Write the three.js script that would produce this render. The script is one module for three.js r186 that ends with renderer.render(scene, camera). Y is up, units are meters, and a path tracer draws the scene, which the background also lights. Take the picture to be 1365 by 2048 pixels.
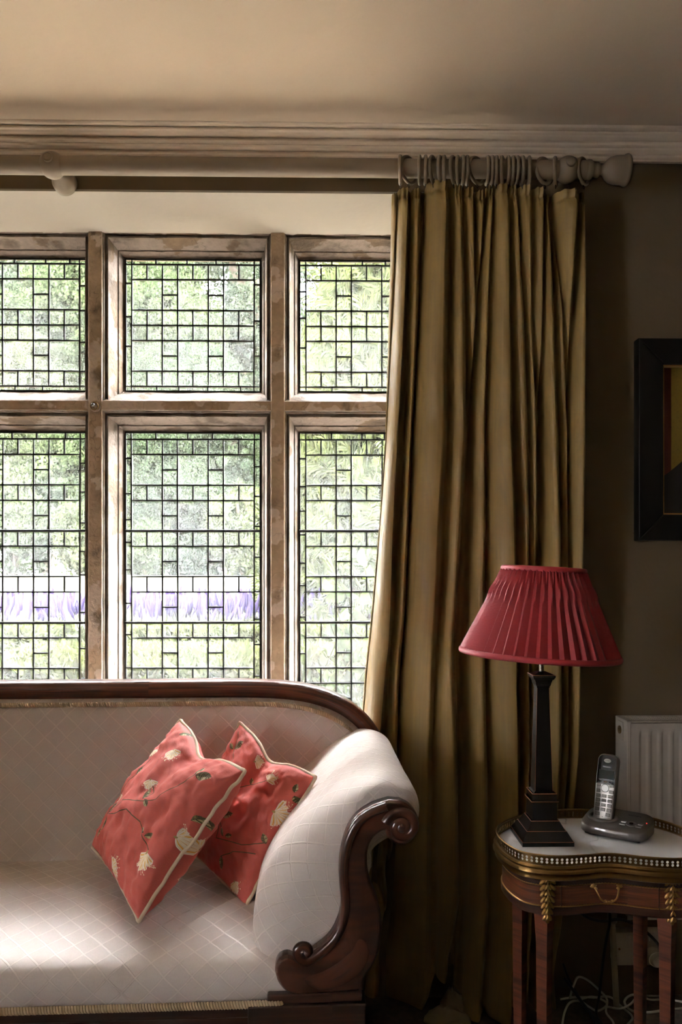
import * as THREE from 'three';
import { RoundedBoxGeometry } from 'three/addons/geometries/RoundedBoxGeometry.js';
import { mergeGeometries, toCreasedNormals } from 'three/addons/utils/BufferGeometryUtils.js';

// ---------------------------------------------------------------- camera, sky, sun, exposure
const scene = new THREE.Scene();
const camera = new THREE.PerspectiveCamera(65.24, 1365 / 2048, 0.05, 300);
camera.position.set(0, 1.22, 0);
camera.rotation.y = THREE.MathUtils.degToRad(-1);
camera.setViewOffset(1365, 2048, 0, -116, 1365, 2048);      // risen lens: verticals stay vertical
camera.updateProjectionMatrix();
const renderer = new THREE.WebGLRenderer({ antialias: true });
renderer.toneMapping = THREE.LinearToneMapping;
renderer.toneMappingExposure = 3.5;
renderer.shadowMap.enabled = true;
scene.background = new THREE.Color().setRGB(36, 36.3, 38);  // bright hazy sky
const sun = new THREE.DirectionalLight(new THREE.Color().setRGB(1, 0.94, 0.82), 14);
sun.position.set(9, 13, 1.4 - 8); sun.target.position.set(0, 0, -8);
sun.shadow.camera.left = -30; sun.shadow.camera.right = 30; sun.shadow.camera.top = 30; sun.shadow.camera.bottom = -30;
sun.shadow.radius = 3; sun.castShadow = true;
scene.add(sun, sun.target);

// ---------------------------------------------------------------- helpers
function mulberry(a) { return () => { a |= 0; a = a + 0x6D2B79F5 | 0; let t = Math.imul(a ^ a >>> 15, 1 | a); t = t + Math.imul(t ^ t >>> 7, 61 | t) ^ t; return ((t ^ t >>> 14) >>> 0) / 4294967296; }; }
const R = mulberry(7);
const lerp = (a, b, t) => a + (b - a) * t, clamp = (x, a = 0, b = 1) => Math.min(b, Math.max(a, x));
const smooth = (a, b, x) => { const t = clamp((x - a) / (b - a)); return t * t * (3 - 2 * t); };
function hash2(x, y, s) { let h = Math.imul(x, 374761393) ^ Math.imul(y, 668265263) ^ Math.imul(s, 982451653); h = Math.imul(h ^ h >>> 13, 1274126177); return ((h ^ h >>> 16) >>> 0) / 4294967296; }
function vnoise(x, y, s = 1, wrap = 0) {                      // value noise, tiled every «wrap» cells
  const xi = Math.floor(x), yi = Math.floor(y), fx = x - xi, fy = y - yi, w = (v) => wrap ? ((v % wrap) + wrap) % wrap : v;
  const u = fx * fx * (3 - 2 * fx), v = fy * fy * (3 - 2 * fy);
  return lerp(lerp(hash2(w(xi), w(yi), s), hash2(w(xi + 1), w(yi), s), u), lerp(hash2(w(xi), w(yi + 1), s), hash2(w(xi + 1), w(yi + 1), s), u), v);
}
function fbm(x, y, s = 1, oct = 4, wrap = 0) { let a = 0.5, f = 1, r = 0, n = 0; for (let i = 0; i < oct; i++) { r += a * vnoise(x * f, y * f, s + i * 17, wrap * f); n += a; a *= 0.5; f *= 2; } return r / n; }
function tex(w, h, fn, srgb = false) {
  const d = new Uint8Array(w * h * 4);
  for (let y = 0; y < h; y++) for (let x = 0; x < w; x++) {
    const c = fn(x / w, y / h), i = (y * w + x) * 4, a = Array.isArray(c) ? c : [c, c, c];
    for (let k = 0; k < 3; k++) d[i + k] = clamp(srgb ? Math.pow(clamp(a[k]), 1 / 2.2) : a[k]) * 255;
    d[i + 3] = 255;
  }
  const t = new THREE.DataTexture(d, w, h); t.wrapS = t.wrapT = THREE.RepeatWrapping; t.magFilter = THREE.LinearFilter; t.minFilter = THREE.LinearMipmapLinearFilter; t.generateMipmaps = true;
  if (srgb) t.colorSpace = THREE.SRGBColorSpace;
  t.needsUpdate = true; return t;
}
const rep = (t, x, y = x) => { const c = t.clone(); c.repeat.set(x, y); c.needsUpdate = true; return c; };
const col = (r, g, b) => new THREE.Color().setRGB(r, g, b);
const std = (c, rough = 0.8, extra = {}) => new THREE.MeshStandardMaterial({ color: c, roughness: rough, ...extra });
const phys = (c, rough = 0.8, extra = {}) => new THREE.MeshPhysicalMaterial({ color: c, roughness: rough, ...extra });
const taken = {};
function numbered(n) { if (taken[n] === undefined) { taken[n] = 0; return n; } taken[n]++; return n + '_' + String(taken[n]).padStart(3, '0'); }
function part(name, geo, mat, parent) { const m = new THREE.Mesh(geo, mat); m.name = name; parent.add(m); return m; }
function thing(name, label, category, pos = [0, 0, 0], turn = 0, group) {
  const o = new THREE.Group(); o.name = numbered(name); o.position.set(...pos); o.rotation.y = turn; o.userData = { label, category }; if (group) o.userData.group = group; scene.add(o); return o;
}
function single(name, geo, mat, label, category, group) { const m = new THREE.Mesh(geo, mat); m.name = numbered(name); m.userData = { label, category }; if (group) m.userData.group = group; scene.add(m); return m; }
function struct(name, geo, mat, label) { const m = geo ? new THREE.Mesh(geo, mat) : new THREE.Group(); m.name = name; m.userData = { kind: 'structure' }; if (label) m.userData.label = label; scene.add(m); return m; }
function plain(g) { const q = g.index ? g.toNonIndexed() : g; return q; }
function merge(list) {
  const l = list.map((g) => { const q = plain(g); for (const k of Object.keys(q.attributes)) if (!['position', 'normal', 'uv'].includes(k)) q.deleteAttribute(k); if (!q.attributes.uv) q.setAttribute('uv', new THREE.BufferAttribute(new Float32Array(q.attributes.position.count * 2), 2)); return q; });
  return mergeGeometries(l);
}
function box(x0, x1, y0, y1, z0, z1, r = 0) {
  const g = r ? new RoundedBoxGeometry(x1 - x0, y1 - y0, z1 - z0, 2, r) : new THREE.BoxGeometry(x1 - x0, y1 - y0, z1 - z0);
  g.translate((x0 + x1) / 2, (y0 + y1) / 2, (z0 + z1) / 2); return g;
}
function boxUV(g, s = 1, ox = 0, oy = 0) {                      // uv in metres, by the way each face points
  g = plain(g); const p = g.attributes.position, uv = new Float32Array(p.count * 2), a = new THREE.Vector3(), b = new THREE.Vector3(), c = new THREE.Vector3();
  for (let i = 0; i < p.count; i += 3) {
    a.fromBufferAttribute(p, i); b.fromBufferAttribute(p, i + 1); c.fromBufferAttribute(p, i + 2);
    const n = b.clone().sub(a).cross(c.clone().sub(a)), ax = Math.abs(n.x), ay = Math.abs(n.y), az = Math.abs(n.z);
    [a, b, c].forEach((v, k) => { const [u, w] = ay >= ax && ay >= az ? [v.x, v.z] : ax >= az ? [v.z, v.y] : [v.x, v.y]; uv[(i + k) * 2] = u * s + ox; uv[(i + k) * 2 + 1] = w * s + oy; });
  }
  g.setAttribute('uv', new THREE.BufferAttribute(uv, 2)); return g;
}
// a grid surface from f(i, j) -> [x, y, z, u, v]
function grid(nu, nv, f, closeU = false) {
  const pos = [], uv = [], idx = [];
  for (let j = 0; j <= nv; j++) for (let i = 0; i <= nu; i++) { const q = f(i / nu, j / nv, i, j); pos.push(q[0], q[1], q[2]); uv.push(q[3] ?? i / nu, q[4] ?? j / nv); }
  for (let j = 0; j < nv; j++) for (let i = 0; i < nu; i++) { const a = j * (nu + 1) + i, b = a + 1, c = a + nu + 1, d = c + 1; idx.push(a, b, d, a, d, c); }
  const g = new THREE.BufferGeometry(); g.setAttribute('position', new THREE.Float32BufferAttribute(pos, 3)); g.setAttribute('uv', new THREE.Float32BufferAttribute(uv, 2)); g.setIndex(idx); g.computeVertexNormals();
  if (closeU) { const n = g.attributes.normal; for (let j = 0; j <= nv; j++) { const a = j * (nu + 1), b = a + nu, x = n.getX(a) + n.getX(b), y = n.getY(a) + n.getY(b), z = n.getZ(a) + n.getZ(b), l = Math.hypot(x, y, z) || 1; n.setXYZ(a, x / l, y / l, z / l); n.setXYZ(b, x / l, y / l, z / l); } }
  return g;
}
function tube(pts, r, seg = 64, rad = 8, closed = false) { return new THREE.TubeGeometry(new THREE.CatmullRomCurve3(pts.map((p) => p.isVector3 ? p : new THREE.Vector3(...p)), closed, 'centripetal'), seg, r, rad, closed); }
function lathe(pts, seg = 32) { return new THREE.LatheGeometry(pts.map(([r, y]) => new THREE.Vector2(r, y)), seg); }
const crease = (g, a = 0.6) => toCreasedNormals(plain(g), a);
// a row of twisted cord along a path of Vector3
function cordAlong(pts, rad, pitch, thick, strands = 2) {
  const c = new THREE.CatmullRomCurve3(pts), L = c.getLength(), n = Math.round(L / pitch) * 7, out = [], P = c.getSpacedPoints(n);
  for (let s = 0; s < strands; s++) {
    const q = [];
    for (let i = 0; i <= n; i++) { const t = P[Math.min(n, i + 1)].clone().sub(P[Math.max(0, i - 1)]).normalize(), a = new THREE.Vector3(0, 0, 1), b = t.clone().cross(a).normalize(), f = i / 7 * Math.PI * 2 + s * Math.PI * 2 / strands; q.push(P[i].clone().addScaledVector(a, Math.cos(f) * rad).addScaledVector(b, Math.sin(f) * rad)); }
    const k = new THREE.CatmullRomCurve3(q); k.getPointAt = k.getPoint; k.getTangentAt = k.getTangent;      // even steps already
    out.push(new THREE.TubeGeometry(k, n, thick, 5));
  }
  return merge(out);
}

// ---------------------------------------------------------------- surfaces
const fineNoise = tex(256, 256, (u, v) => fbm(u * 32, v * 32, 3, 3, 32));
const plasterTex = tex(512, 512, (u, v) => 0.35 * fbm(u * 4, v * 4, 5, 4, 4) + 0.45 * fbm(u * 24, v * 24, 9, 3, 24) + 0.2 * fbm(u * 96, v * 96, 11, 2, 96));
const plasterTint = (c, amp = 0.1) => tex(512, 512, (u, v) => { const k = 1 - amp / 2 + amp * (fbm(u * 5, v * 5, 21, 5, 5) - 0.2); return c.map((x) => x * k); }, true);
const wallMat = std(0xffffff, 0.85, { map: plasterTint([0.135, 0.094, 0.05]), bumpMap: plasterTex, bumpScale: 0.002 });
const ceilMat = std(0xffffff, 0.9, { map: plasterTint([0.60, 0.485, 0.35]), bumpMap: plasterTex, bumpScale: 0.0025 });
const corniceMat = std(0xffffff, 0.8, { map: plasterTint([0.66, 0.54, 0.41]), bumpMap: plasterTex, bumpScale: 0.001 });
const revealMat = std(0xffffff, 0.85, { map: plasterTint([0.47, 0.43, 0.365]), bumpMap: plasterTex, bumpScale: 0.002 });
const carpetMat = std(0xffffff, 1, { map: rep(tex(256, 256, (u, v) => { const k = 0.6 + 0.7 * fbm(u * 48, v * 48, 33, 2, 48); return [0.08 * k, 0.06 * k, 0.042 * k]; }, true), 2) });
// old limewashed stone: paint that has flaked off in patches, bare sandstone under it
function stoneTex(bare, dirt, paint, st1) {
  return tex(1024, 1024, (u, v) => {
    const a = fbm(u * 6, v * 6, 41, 5, 6), b = fbm(u * 14, v * 14, 57, 5, 14), g = fbm(u * 60, v * 60, 61, 3, 60), c = fbm(u * 9, v * 9, 71, 5, 9), st = fbm(u * 22, v * 3, 77, 4, 1);
    const peel = smooth(bare - 0.015, bare + 0.015, 0.6 * a + 0.4 * b), crack = Math.abs(fbm(u * 10, v * 10, 83, 4, 10) - 0.5) < 0.006 ? 0.7 : 1;
    const k = (0.86 + 0.28 * g) * crack, d = smooth(dirt, dirt + 0.18, 0.55 * c + 0.45 * b);
    return paint.map((p, i) => lerp(lerp(p, st1[i] * (0.75 + 0.5 * b), peel), [0.11, 0.085, 0.065][i], d * 0.85) * k);
  }, true);
}
const stoneBump = tex(512, 512, (u, v) => 0.5 * fbm(u * 10, v * 10, 91, 5, 10) + 0.5 * fbm(u * 50, v * 50, 95, 3, 50));
const stonePaint = phys(0xffffff, 1, { specularIntensity: 0.2, map: stoneTex(0.585, 0.49, [0.265, 0.215, 0.18], [0.18, 0.128, 0.086]), bumpMap: rep(stoneBump, 2), bumpScale: 0.004 });
const stoneStained = phys(0xffffff, 1, { specularIntensity: 0.2, map: stoneTex(0.50, 0.44, [0.25, 0.20, 0.165], [0.17, 0.12, 0.08]), bumpMap: rep(stoneBump, 2), bumpScale: 0.004 });
const stoneBare = phys(0xffffff, 1, { specularIntensity: 0.2, map: stoneTex(0.46, 0.56, [0.62, 0.50, 0.41], [0.44, 0.32, 0.22]), bumpMap: rep(stoneBump, 2), bumpScale: 0.004 });
// wood with grain along u
function woodTex(dark, light, s) { return tex(512, 256, (u, v) => { const w = fbm(u * 3, v * 26 + 1.5 * fbm(u * 2, v * 4, s + 5, 3, 0), s, 4, 0), f = fbm(u * 10, v * 120, s + 9, 2, 0), k = clamp(0.75 * w + 0.3 * f); return dark.map((d, i) => lerp(d, light[i], smooth(0.3, 0.75, k))); }, true); }
const mahogany = phys(0xffffff, 0.36, { map: rep(woodTex([0.038, 0.008, 0.004], [0.150, 0.036, 0.013], 101), 1.5, 3), clearcoat: 0.22, clearcoatRoughness: 0.25 });
const mahoganyDark = phys(0xffffff, 0.3, { map: rep(woodTex([0.014, 0.004, 0.0025], [0.045, 0.012, 0.006], 131), 1.5, 3), clearcoat: 0.4, clearcoatRoughness: 0.2 });
const brass = std(col(0.28, 0.165, 0.06), 0.36, { metalness: 1, bumpMap: fineNoise, bumpScale: 0.0006 });
const giltBrass = std(col(0.44, 0.27, 0.10), 0.34, { metalness: 1 });
const oldBrass = std(col(0.20, 0.125, 0.05), 0.42, { metalness: 1 });
const iron = std(col(0.035, 0.03, 0.027), 0.55, { metalness: 0.5 });
const lead = phys(col(0.026, 0.025, 0.025), 0.75, { specularIntensity: 0.4 });
const poleMat = std(0xffffff, 0.5, { map: plasterTint([0.22, 0.165, 0.105], 0.15) });

// ================================================================= the room
const WALL = -2.28, STONE = -2.55, GLASS = -2.67, OUT = -2.8, CEIL = 2.445;
const OPX0 = -1.89, OPX1 = 0.425, OPY0 = 0.60, OPY1 = 2.296;
{
  const s = new THREE.Shape([[-3.1, -0.2], [2.5, -0.2], [2.5, 2.75], [-3.1, 2.75]].map((p) => new THREE.Vector2(...p)));
  s.holes.push(new THREE.Path([[OPX0, OPY0], [OPX0, OPY1], [OPX1, OPY1], [OPX1, OPY0]].map((p) => new THREE.Vector2(...p))));
  const g = new THREE.ExtrudeGeometry(s, { depth: WALL - OUT, bevelEnabled: false }); g.translate(0, 0, OUT);
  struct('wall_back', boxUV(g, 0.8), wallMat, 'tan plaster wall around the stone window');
  // second window, in the wall to the left of the camera
  const l = new THREE.Shape([[-3.0, -0.2], [3.0, -0.2], [3.0, 2.75], [-3.0, 2.75]].map((p) => new THREE.Vector2(...p)));
  l.holes.push(new THREE.Path([[0.32, 0.7], [0.32, 2.0], [0.74, 2.0], [0.74, 0.7]].map((p) => new THREE.Vector2(...p))));
  const lg = new THREE.ExtrudeGeometry(l, { depth: 0.3, bevelEnabled: false }); lg.rotateY(-Math.PI / 2); lg.translate(-2.8, 0, 0);
  struct('wall_left', boxUV(lg, 0.8), wallMat, 'tan plaster wall left of the camera with a window');
  struct('wall_right', boxUV(box(2.3, 2.5, -0.2, 2.75, -2.28, 3.0), 0.8), wallMat, 'tan plaster wall right of the camera');
  struct('wall_front', boxUV(box(-3.1, 2.5, -0.2, 2.75, 2.8, 3.0), 0.8), wallMat, 'tan plaster wall behind the camera');
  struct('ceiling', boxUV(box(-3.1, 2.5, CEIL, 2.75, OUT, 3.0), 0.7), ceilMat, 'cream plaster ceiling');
  struct('floor', boxUV(box(-3.1, 2.5, -0.2, 0, OUT, 3.0), 1), carpetMat, 'dark brown carpeted floor');
  const lw = struct('window_9', null, null, 'white casement window in the wall left of the camera');
  const white = std(col(0.7, 0.68, 0.64), 0.5);
  for (const [a, b, c, d] of [[0.7, 0.74, 0.32, 0.74], [1.96, 2.0, 0.32, 0.74], [0.74, 1.96, 0.32, 0.35], [0.74, 1.96, 0.71, 0.74], [0.74, 1.96, 0.52, 0.54]]) part('frame_bar', box(-3.0, -2.94, a, b, c, d), white, lw);
  for (const [c, d] of [[0.35, 0.52], [0.54, 0.71]]) { const p = part('pane', new THREE.PlaneGeometry(d - c, 1.22), phys(0xffffff, 0.02, { transmission: 1, thickness: 0, ior: 1.5 }), lw); p.rotation.y = Math.PI / 2; p.position.set(-2.97, 1.35, (c + d) / 2); }
}
// cornice: a run of mouldings, swept along the wall
{
  const pr = [[0, 2.386], [0.012, 2.386], [0.012, 2.390]];           // fillet, then beads and hollows stepping out to the ceiling
  const bead = (x, y, r, n = 7) => { for (let k = 0; k <= n; k++) { const f = -Math.PI * 0.75 + k / n * Math.PI; pr.push([x + Math.cos(f) * r, y + Math.sin(f) * r]); } };
  bead(0.0165, 2.3955, 0.0048); pr.push([0.0155, 2.4005], [0.0155, 2.4035], [0.024, 2.4045], [0.030, 2.4075], [0.033, 2.4115], [0.0335, 2.414], [0.0375, 2.414]);
  bead(0.0430, 2.4185, 0.0050); pr.push([0.0420, 2.4235], [0.0420, 2.4265], [0.052, 2.4270], [0.059, 2.4290], [0.063, 2.4320], [0.067, 2.4320]);
  bead(0.0715, 2.4352, 0.0040); pr.push([0.0710, 2.4395], [0.078, 2.4395], [0.086, 2.4400], [0.090, 2.4425], [0.092, 2.4455], [0, 2.4455]);
  const s = new THREE.Shape(pr.map(([a, b]) => new THREE.Vector2(a, b)));
  const g = new THREE.ExtrudeGeometry(s, { depth: 5.1, bevelEnabled: false }); g.rotateY(-Math.PI / 2); g.translate(2.3, 0, WALL - 0.0005);
  struct('trim_1', boxUV(crease(g, 0.35), 0.8), corniceMat, 'moulded plaster cornice above the curtain pole');
}
// plaster linings of the window recess
{
  const t = struct('trim_2', null, null, 'pale plaster lining of the window recess');
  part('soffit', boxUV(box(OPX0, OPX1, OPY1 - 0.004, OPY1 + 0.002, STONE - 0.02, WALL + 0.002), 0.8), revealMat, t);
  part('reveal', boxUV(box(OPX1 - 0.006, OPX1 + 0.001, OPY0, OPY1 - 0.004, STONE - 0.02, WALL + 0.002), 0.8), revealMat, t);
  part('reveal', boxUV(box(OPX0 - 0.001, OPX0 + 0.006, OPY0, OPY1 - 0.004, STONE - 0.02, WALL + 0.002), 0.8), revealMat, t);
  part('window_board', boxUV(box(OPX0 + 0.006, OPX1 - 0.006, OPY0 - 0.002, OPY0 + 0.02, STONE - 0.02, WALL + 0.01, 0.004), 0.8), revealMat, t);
}
// stone mullions, transom and the splayed surround of each light
const LX = [0.132, -0.446, -1.024, -1.602], LW = 0.45, PITCH = 0.578;
const UPY = [1.812, 2.253], LOY = [0.667, 1.678];
{
  const t = struct('trim_3', null, null, 'weathered stone mullions and transom of the window');
  for (let k = 0; k < 3; k++) {
    const c = LX[k] - PITCH / 2;
    part('mullion', boxUV(crease(box(c - 0.0215, c + 0.0215, OPY0, OPY1 + 0.002, GLASS, STONE + 0.004, 0.003)), 1.3, k * 0.37, k * 0.21), stoneBare, t);
    part('outer_mullion', boxUV(box(c - 0.038, c + 0.038, OPY0, OPY1, GLASS - 0.09, GLASS + 0.002), 1.3), stoneBare, t);
  }
  for (let k = 0; k < 4; k++) {
    part('transom', boxUV(crease(box(LX[k] - PITCH / 2 + 0.0215, LX[k] + PITCH / 2 - 0.0215, 1.727, 1.757, GLASS, STONE + 0.001, 0.002)), 1.3, k * 0.31, k * 0.43), stoneBare, t);
    part('outer_transom', boxUV(box(LX[k] - PITCH / 2 + 0.038, LX[k] + PITCH / 2 - 0.038, 1.698, 1.80, GLASS - 0.09, GLASS + 0.002), 1.3), stoneBare, t);
  }
  for (const [x0, x1] of [[OPX0 + 0.006, -1.8695], [0.3995, OPX1 - 0.006]]) part('jamb', boxUV(box(x0, x1, OPY0, OPY1, GLASS - 0.09, STONE), 1.3), stoneBare, t);
  part('outer_sill', boxUV(box(OPX0, OPX1, OPY0, 0.666, GLASS - 0.12, GLASS), 1.3), stoneBare, t);
  const prof = [[1, 0], [0.96, 0.004], [0.90, 0.005], [0.88, 0.021], [0.77, 0.023], [0.73, 0.015], [0.65, 0.016], [0.61, 0.029], [0.53, 0.045], [0.45, 0.066], [0.39, 0.082], [0.37, 0.086], [0.28, 0.087], [0.24, 0.092], [0.10, 0.117], [0, 0.121]], PN = prof.length - 1;
  const slope = prof.map(([, d]) => [1 - d / 0.121, d]);
  const surround = (x, y0, y1, kTop, kBot, seed, side) => {            // sill, two jambs and head of one light, mitred at the corners
    const q = (o, b) => [[x - LW / 2 - o * 0.0425, y0 - b * kBot], [x + LW / 2 + o * 0.0425, y0 - b * kBot], [x + LW / 2 + o * 0.0425, y1 + o * kTop], [x - LW / 2 - o * 0.0425, y1 + o * kTop]];
    for (let s = 0; s < 4; s++) {
      const N = 24, g = grid(N, PN, (u, v, i, j) => {
        const [o, d0] = prof[j], d = s === 0 ? j / PN * 0.121 : d0, f = s === 0 ? 1 - j / PN : 0, c = s === 0 ? q(o, f) : q(o, slope[j][0]), a = c[s], b = c[(s + 1) % 4], w = (i > 0 && i < N && j > 0 && j < PN ? 0.0022 : 0) * (vnoise(i * 0.7 + seed, j * 0.6, s + seed) - 0.5);
        return [lerp(a[0], b[0], u), lerp(a[1], b[1], u) + (s % 2 ? 0 : w), STONE - d + w];
      });
      part(['surround_sill', 'surround_jamb', 'surround_head', 'surround_jamb'][s], boxUV(crease(g, 0.5), 1.3, seed * 0.17 + s * 0.31, seed * 0.29), s % 2 ? side : stonePaint, t);
    }
  };
  LX.forEach((x, k) => { surround(x, ...UPY, 0.043, 0.055, k + 1, stoneStained); surround(x, ...LOY, 0.049, 0.05, k + 6, stonePaint); });
}
// leaded lights: every pane and every lead is a piece of its own
const paneRough = tex(64, 64, (u, v) => { const e = Math.min(u, v, 1 - u, 1 - v) + 0.02 * (vnoise(u * 20, v * 20, 5) - 0.5); return clamp(0.118 + 0.14 * smooth(0.055, 0.0, e) + 0.08 * fbm(u * 6, v * 6, 8, 3)); });
const paneBump = tex(128, 128, (u, v) => fbm(u * 3, v * 3, 15, 2, 3));
const glassMats = [0, 1, 2].map((k) => phys(col(0.97 - 0.01 * k, 0.985, 0.975), 1, { transmission: 1, thickness: 0, ior: 1.5, roughnessMap: paneRough, side: THREE.DoubleSide }));
const paneGeo = new THREE.PlaneGeometry(1, 1), cameGeo = new RoundedBoxGeometry(1, 1, 1, 1, 0.18);
{
  const u = 0.0507, u8 = 8 * u, W = LW, m = (W - u8) / 2;
  const cols = [m, m + 2 * u, m + 3 * u, m + 5 * u, m + 6 * u, m + 8 * u], big = [1, 0, 1, 0, 1];
  const light = (n, x, y0, y1, rows, detailed, label) => {
    const w = struct('window_' + n, null, null, label); w.position.set(x - W / 2, y1, GLASS);
    const came = (xa, xb, ya, yb, t = 0.0055, d = 0.008) => { const c = part('lead_came', cameGeo, lead, w), hor = xb - xa > yb - ya; c.scale.set(hor ? xb - xa : t, hor ? t : yb - ya, d); c.position.set((xa + xb) / 2 + (R() - 0.5) * 0.0008, -(ya + yb) / 2 + (R() - 0.5) * 0.0008, 0); c.rotation.z = (R() - 0.5) * 0.006; };
    const pane = (xa, xb, ya, yb) => { const p = part('pane', paneGeo, glassMats[Math.floor(R() * 3)], w); p.scale.set(xb - xa, yb - ya, 1); p.position.set((xa + xb) / 2, -(ya + yb) / 2, 0); p.rotation.x = (R() - 0.5) * 0.014; p.rotation.y = (R() - 0.5) * 0.014; };
    const H = y1 - y0, total = rows.reduce((a, r) => a + (r === 'b' ? 2 * u : u), 0), mt = (H - total) / 2;
    let y = mt; const ys = [mt];
    rows.forEach((r) => {
      const h = r === 'b' ? 2 * u : u;
      for (let c = 0; c < 5; c++) {
        const a = cols[c], b = cols[c + 1];
        if (big[c] && r === 's') { pane(a, a + u, y, y + h); pane(a + u, b, y, y + h); came(a + u, a + u + 1e-4, y, y + h); }
        else if (!big[c] && r === 'b') { pane(a, b, y, y + u); pane(a, b, y + u, y + h); came(a, b, y + u, y + u + 1e-4); }
        else pane(a, b, y, y + h);
      }
      y += h; ys.push(y);
    });
    ys.forEach((yy, i) => { const edge = i === 0 || i === ys.length - 1; came(edge ? 0 : m, edge ? W : W - m, yy, yy + 1e-4); });
    cols.forEach((xx, i) => { const edge = i === 0 || i === 5; came(xx, xx + 1e-4, edge ? 0 : mt, edge ? H : H - mt); });
    came(0, W, 0.002, 0.0021); came(0, W, H - 0.002, H - 0.0019); came(0.002, 0.0021, 0, H); came(W - 0.002, W - 0.0019, 0, H);
    // the narrow border panes
    const brk = (L, k0, step) => { const o = [0]; let p = k0; while (p < L - 0.03) { o.push(p); p += step * (0.75 + 0.5 * R()); } o.push(L); return o; };
    for (const [xa, xb] of [[0, m], [W - m, W]]) { const q = brk(H - 2 * mt, 0.06 + 0.03 * R(), 0.1); for (let i = 0; i < q.length - 1; i++) { pane(xa, xb, mt + q[i], mt + q[i + 1]); if (i) came(xa, xb, mt + q[i], mt + q[i] + 1e-4); } pane(xa, xb, 0, mt); pane(xa, xb, H - mt, H); }
    for (const [ya, yb] of [[0, mt], [H - mt, H]]) { const q = brk(u8, 0.07 + 0.03 * R(), 0.092); for (let i = 0; i < q.length - 1; i++) { pane(m + q[i], m + q[i + 1], ya, yb); if (i) came(m + q[i], m + q[i] + 1e-4, ya, yb); } }
    return { w, ys };
  };
  const upper = [...'sbssbs'], lower = [...'sbsbsbsbsbsbs'];
  const where = ['half hidden by the curtain', 'between the two bare mullions', 'at the left edge of the photo', 'beyond the left edge of the photo'];
  LX.forEach((x, k) => {
    light(1 + k, x, ...UPY, upper, k < 3, 'small upper leaded light ' + where[k]);
    const { w, ys } = light(5 + k, x, ...LOY, lower, k < 3, 'tall lower leaded light ' + where[k]);
    for (const i of [4, 8]) { const b = part('saddle_bar', new THREE.CylinderGeometry(0.0045, 0.0045, LW, 8), lead, w); b.rotation.z = Math.PI / 2; b.position.set(LW / 2, -ys[i] - 0.0005, 0.009); }
  });
}
// iron and brass stay fixed where mullion and transom cross
{
  const t = thing('window_stay', 'small round metal stay fixed where mullion and transom cross', 'window stay', [-0.735, 1.738, STONE + 0.004]);
  const rose = part('rose', lathe([[0, 0.008], [0.011, 0.008], [0.013, 0.006], [0.0145, 0.004], [0.0165, 0.004], [0.0185, 0.001], [0.0185, 0]], 28), stoneBare, t); rose.rotation.x = Math.PI / 2;
  const ring = part('ring', new THREE.TorusGeometry(0.0115, 0.0022, 8, 24), oldBrass, t); ring.position.z = 0.008;
  const knob = part('knob', lathe([[0, 0.022], [0.004, 0.021], [0.006, 0.017], [0.0045, 0.012], [0.003, 0.008], [0.003, 0]], 20), std(col(0.2, 0.19, 0.18), 0.25, { metalness: 1 }), t); knob.rotation.x = Math.PI / 2; knob.position.set(-0.001, 0.001, 0.004);
}

// ================================================================= the garden
const gy = (D) => D < 9 ? 0.34 : 0.34 + 0.70 * smooth(8, 26, D);       // the ground rises gently to the far beds
const leafCol = (r, g, b) => phys(col(r, g, b), 1, { transmission: 0.25, thickness: 0, specularIntensity: 0.06, side: THREE.DoubleSide });
function leafClump(n, L, W, seed, spread = 0.7) {                                      // a tuft of bent leaves
  const r = mulberry(seed), gs = [];
  for (let i = 0; i < n; i++) {
    const a = r() * Math.PI * 2, e = (r() - 0.35) * 2.2, l = L * (0.6 + 0.6 * r()), w = W * (0.7 + 0.6 * r()), g = new THREE.BufferGeometry();
    g.setAttribute('position', new THREE.Float32BufferAttribute([0, 0, 0, w, l * 0.5, w * 0.2, 0, l, -l * 0.12, 0, 0, 0, 0, l, -l * 0.12, -w, l * 0.5, w * 0.2], 3));
    g.setAttribute('uv', new THREE.Float32BufferAttribute(new Array(12).fill(0), 2)); g.computeVertexNormals();
    g.rotateY(r() * 6.3); g.rotateZ(e); g.rotateY(a); g.translate((r() - 0.5) * L * spread, (r() - 0.5) * L * spread, (r() - 0.5) * L * spread); gs.push(g);
  }
  return mergeGeometries(gs);
}
const M4 = new THREE.Matrix4(), Q = new THREE.Quaternion(), E = new THREE.Euler(), V = new THREE.Vector3(), S3 = new THREE.Vector3();
function scatter(name, geo, mat, list, parent, rnd, tint = 0.25) {       // list of [x, y, z, size, (tilt)]
  const m = new THREE.InstancedMesh(geo, mat, list.length), c = new THREE.Color();
  list.forEach((p, i) => { E.set(p[4] ?? (rnd() - 0.5) * 1.2, rnd() * 6.28, p[5] ?? (rnd() - 0.5) * 1.2); Q.setFromEuler(E); M4.compose(V.set(p[0], p[1], p[2]), Q, S3.setScalar(p[3])); m.setMatrixAt(i, M4); const k = 1 - tint / 2 + tint * rnd(); c.setRGB(k * (0.94 + 0.12 * rnd()), k, k * (0.9 + 0.2 * rnd())); m.setColorAt(i, c); });
  m.name = name; m.userData = { kind: 'stuff' }; parent.add(m); return m;
}
const bark = phys(col(0.04, 0.03, 0.022), 1, { specularIntensity: 0.1 });
const clumpBig = leafClump(90, 0.125, 0.046, 5, 4.0), clumpMid = leafClump(22, 0.11, 0.032, 6, 2.0), clumpBox = leafClump(14, 0.05, 0.016, 8);
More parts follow.
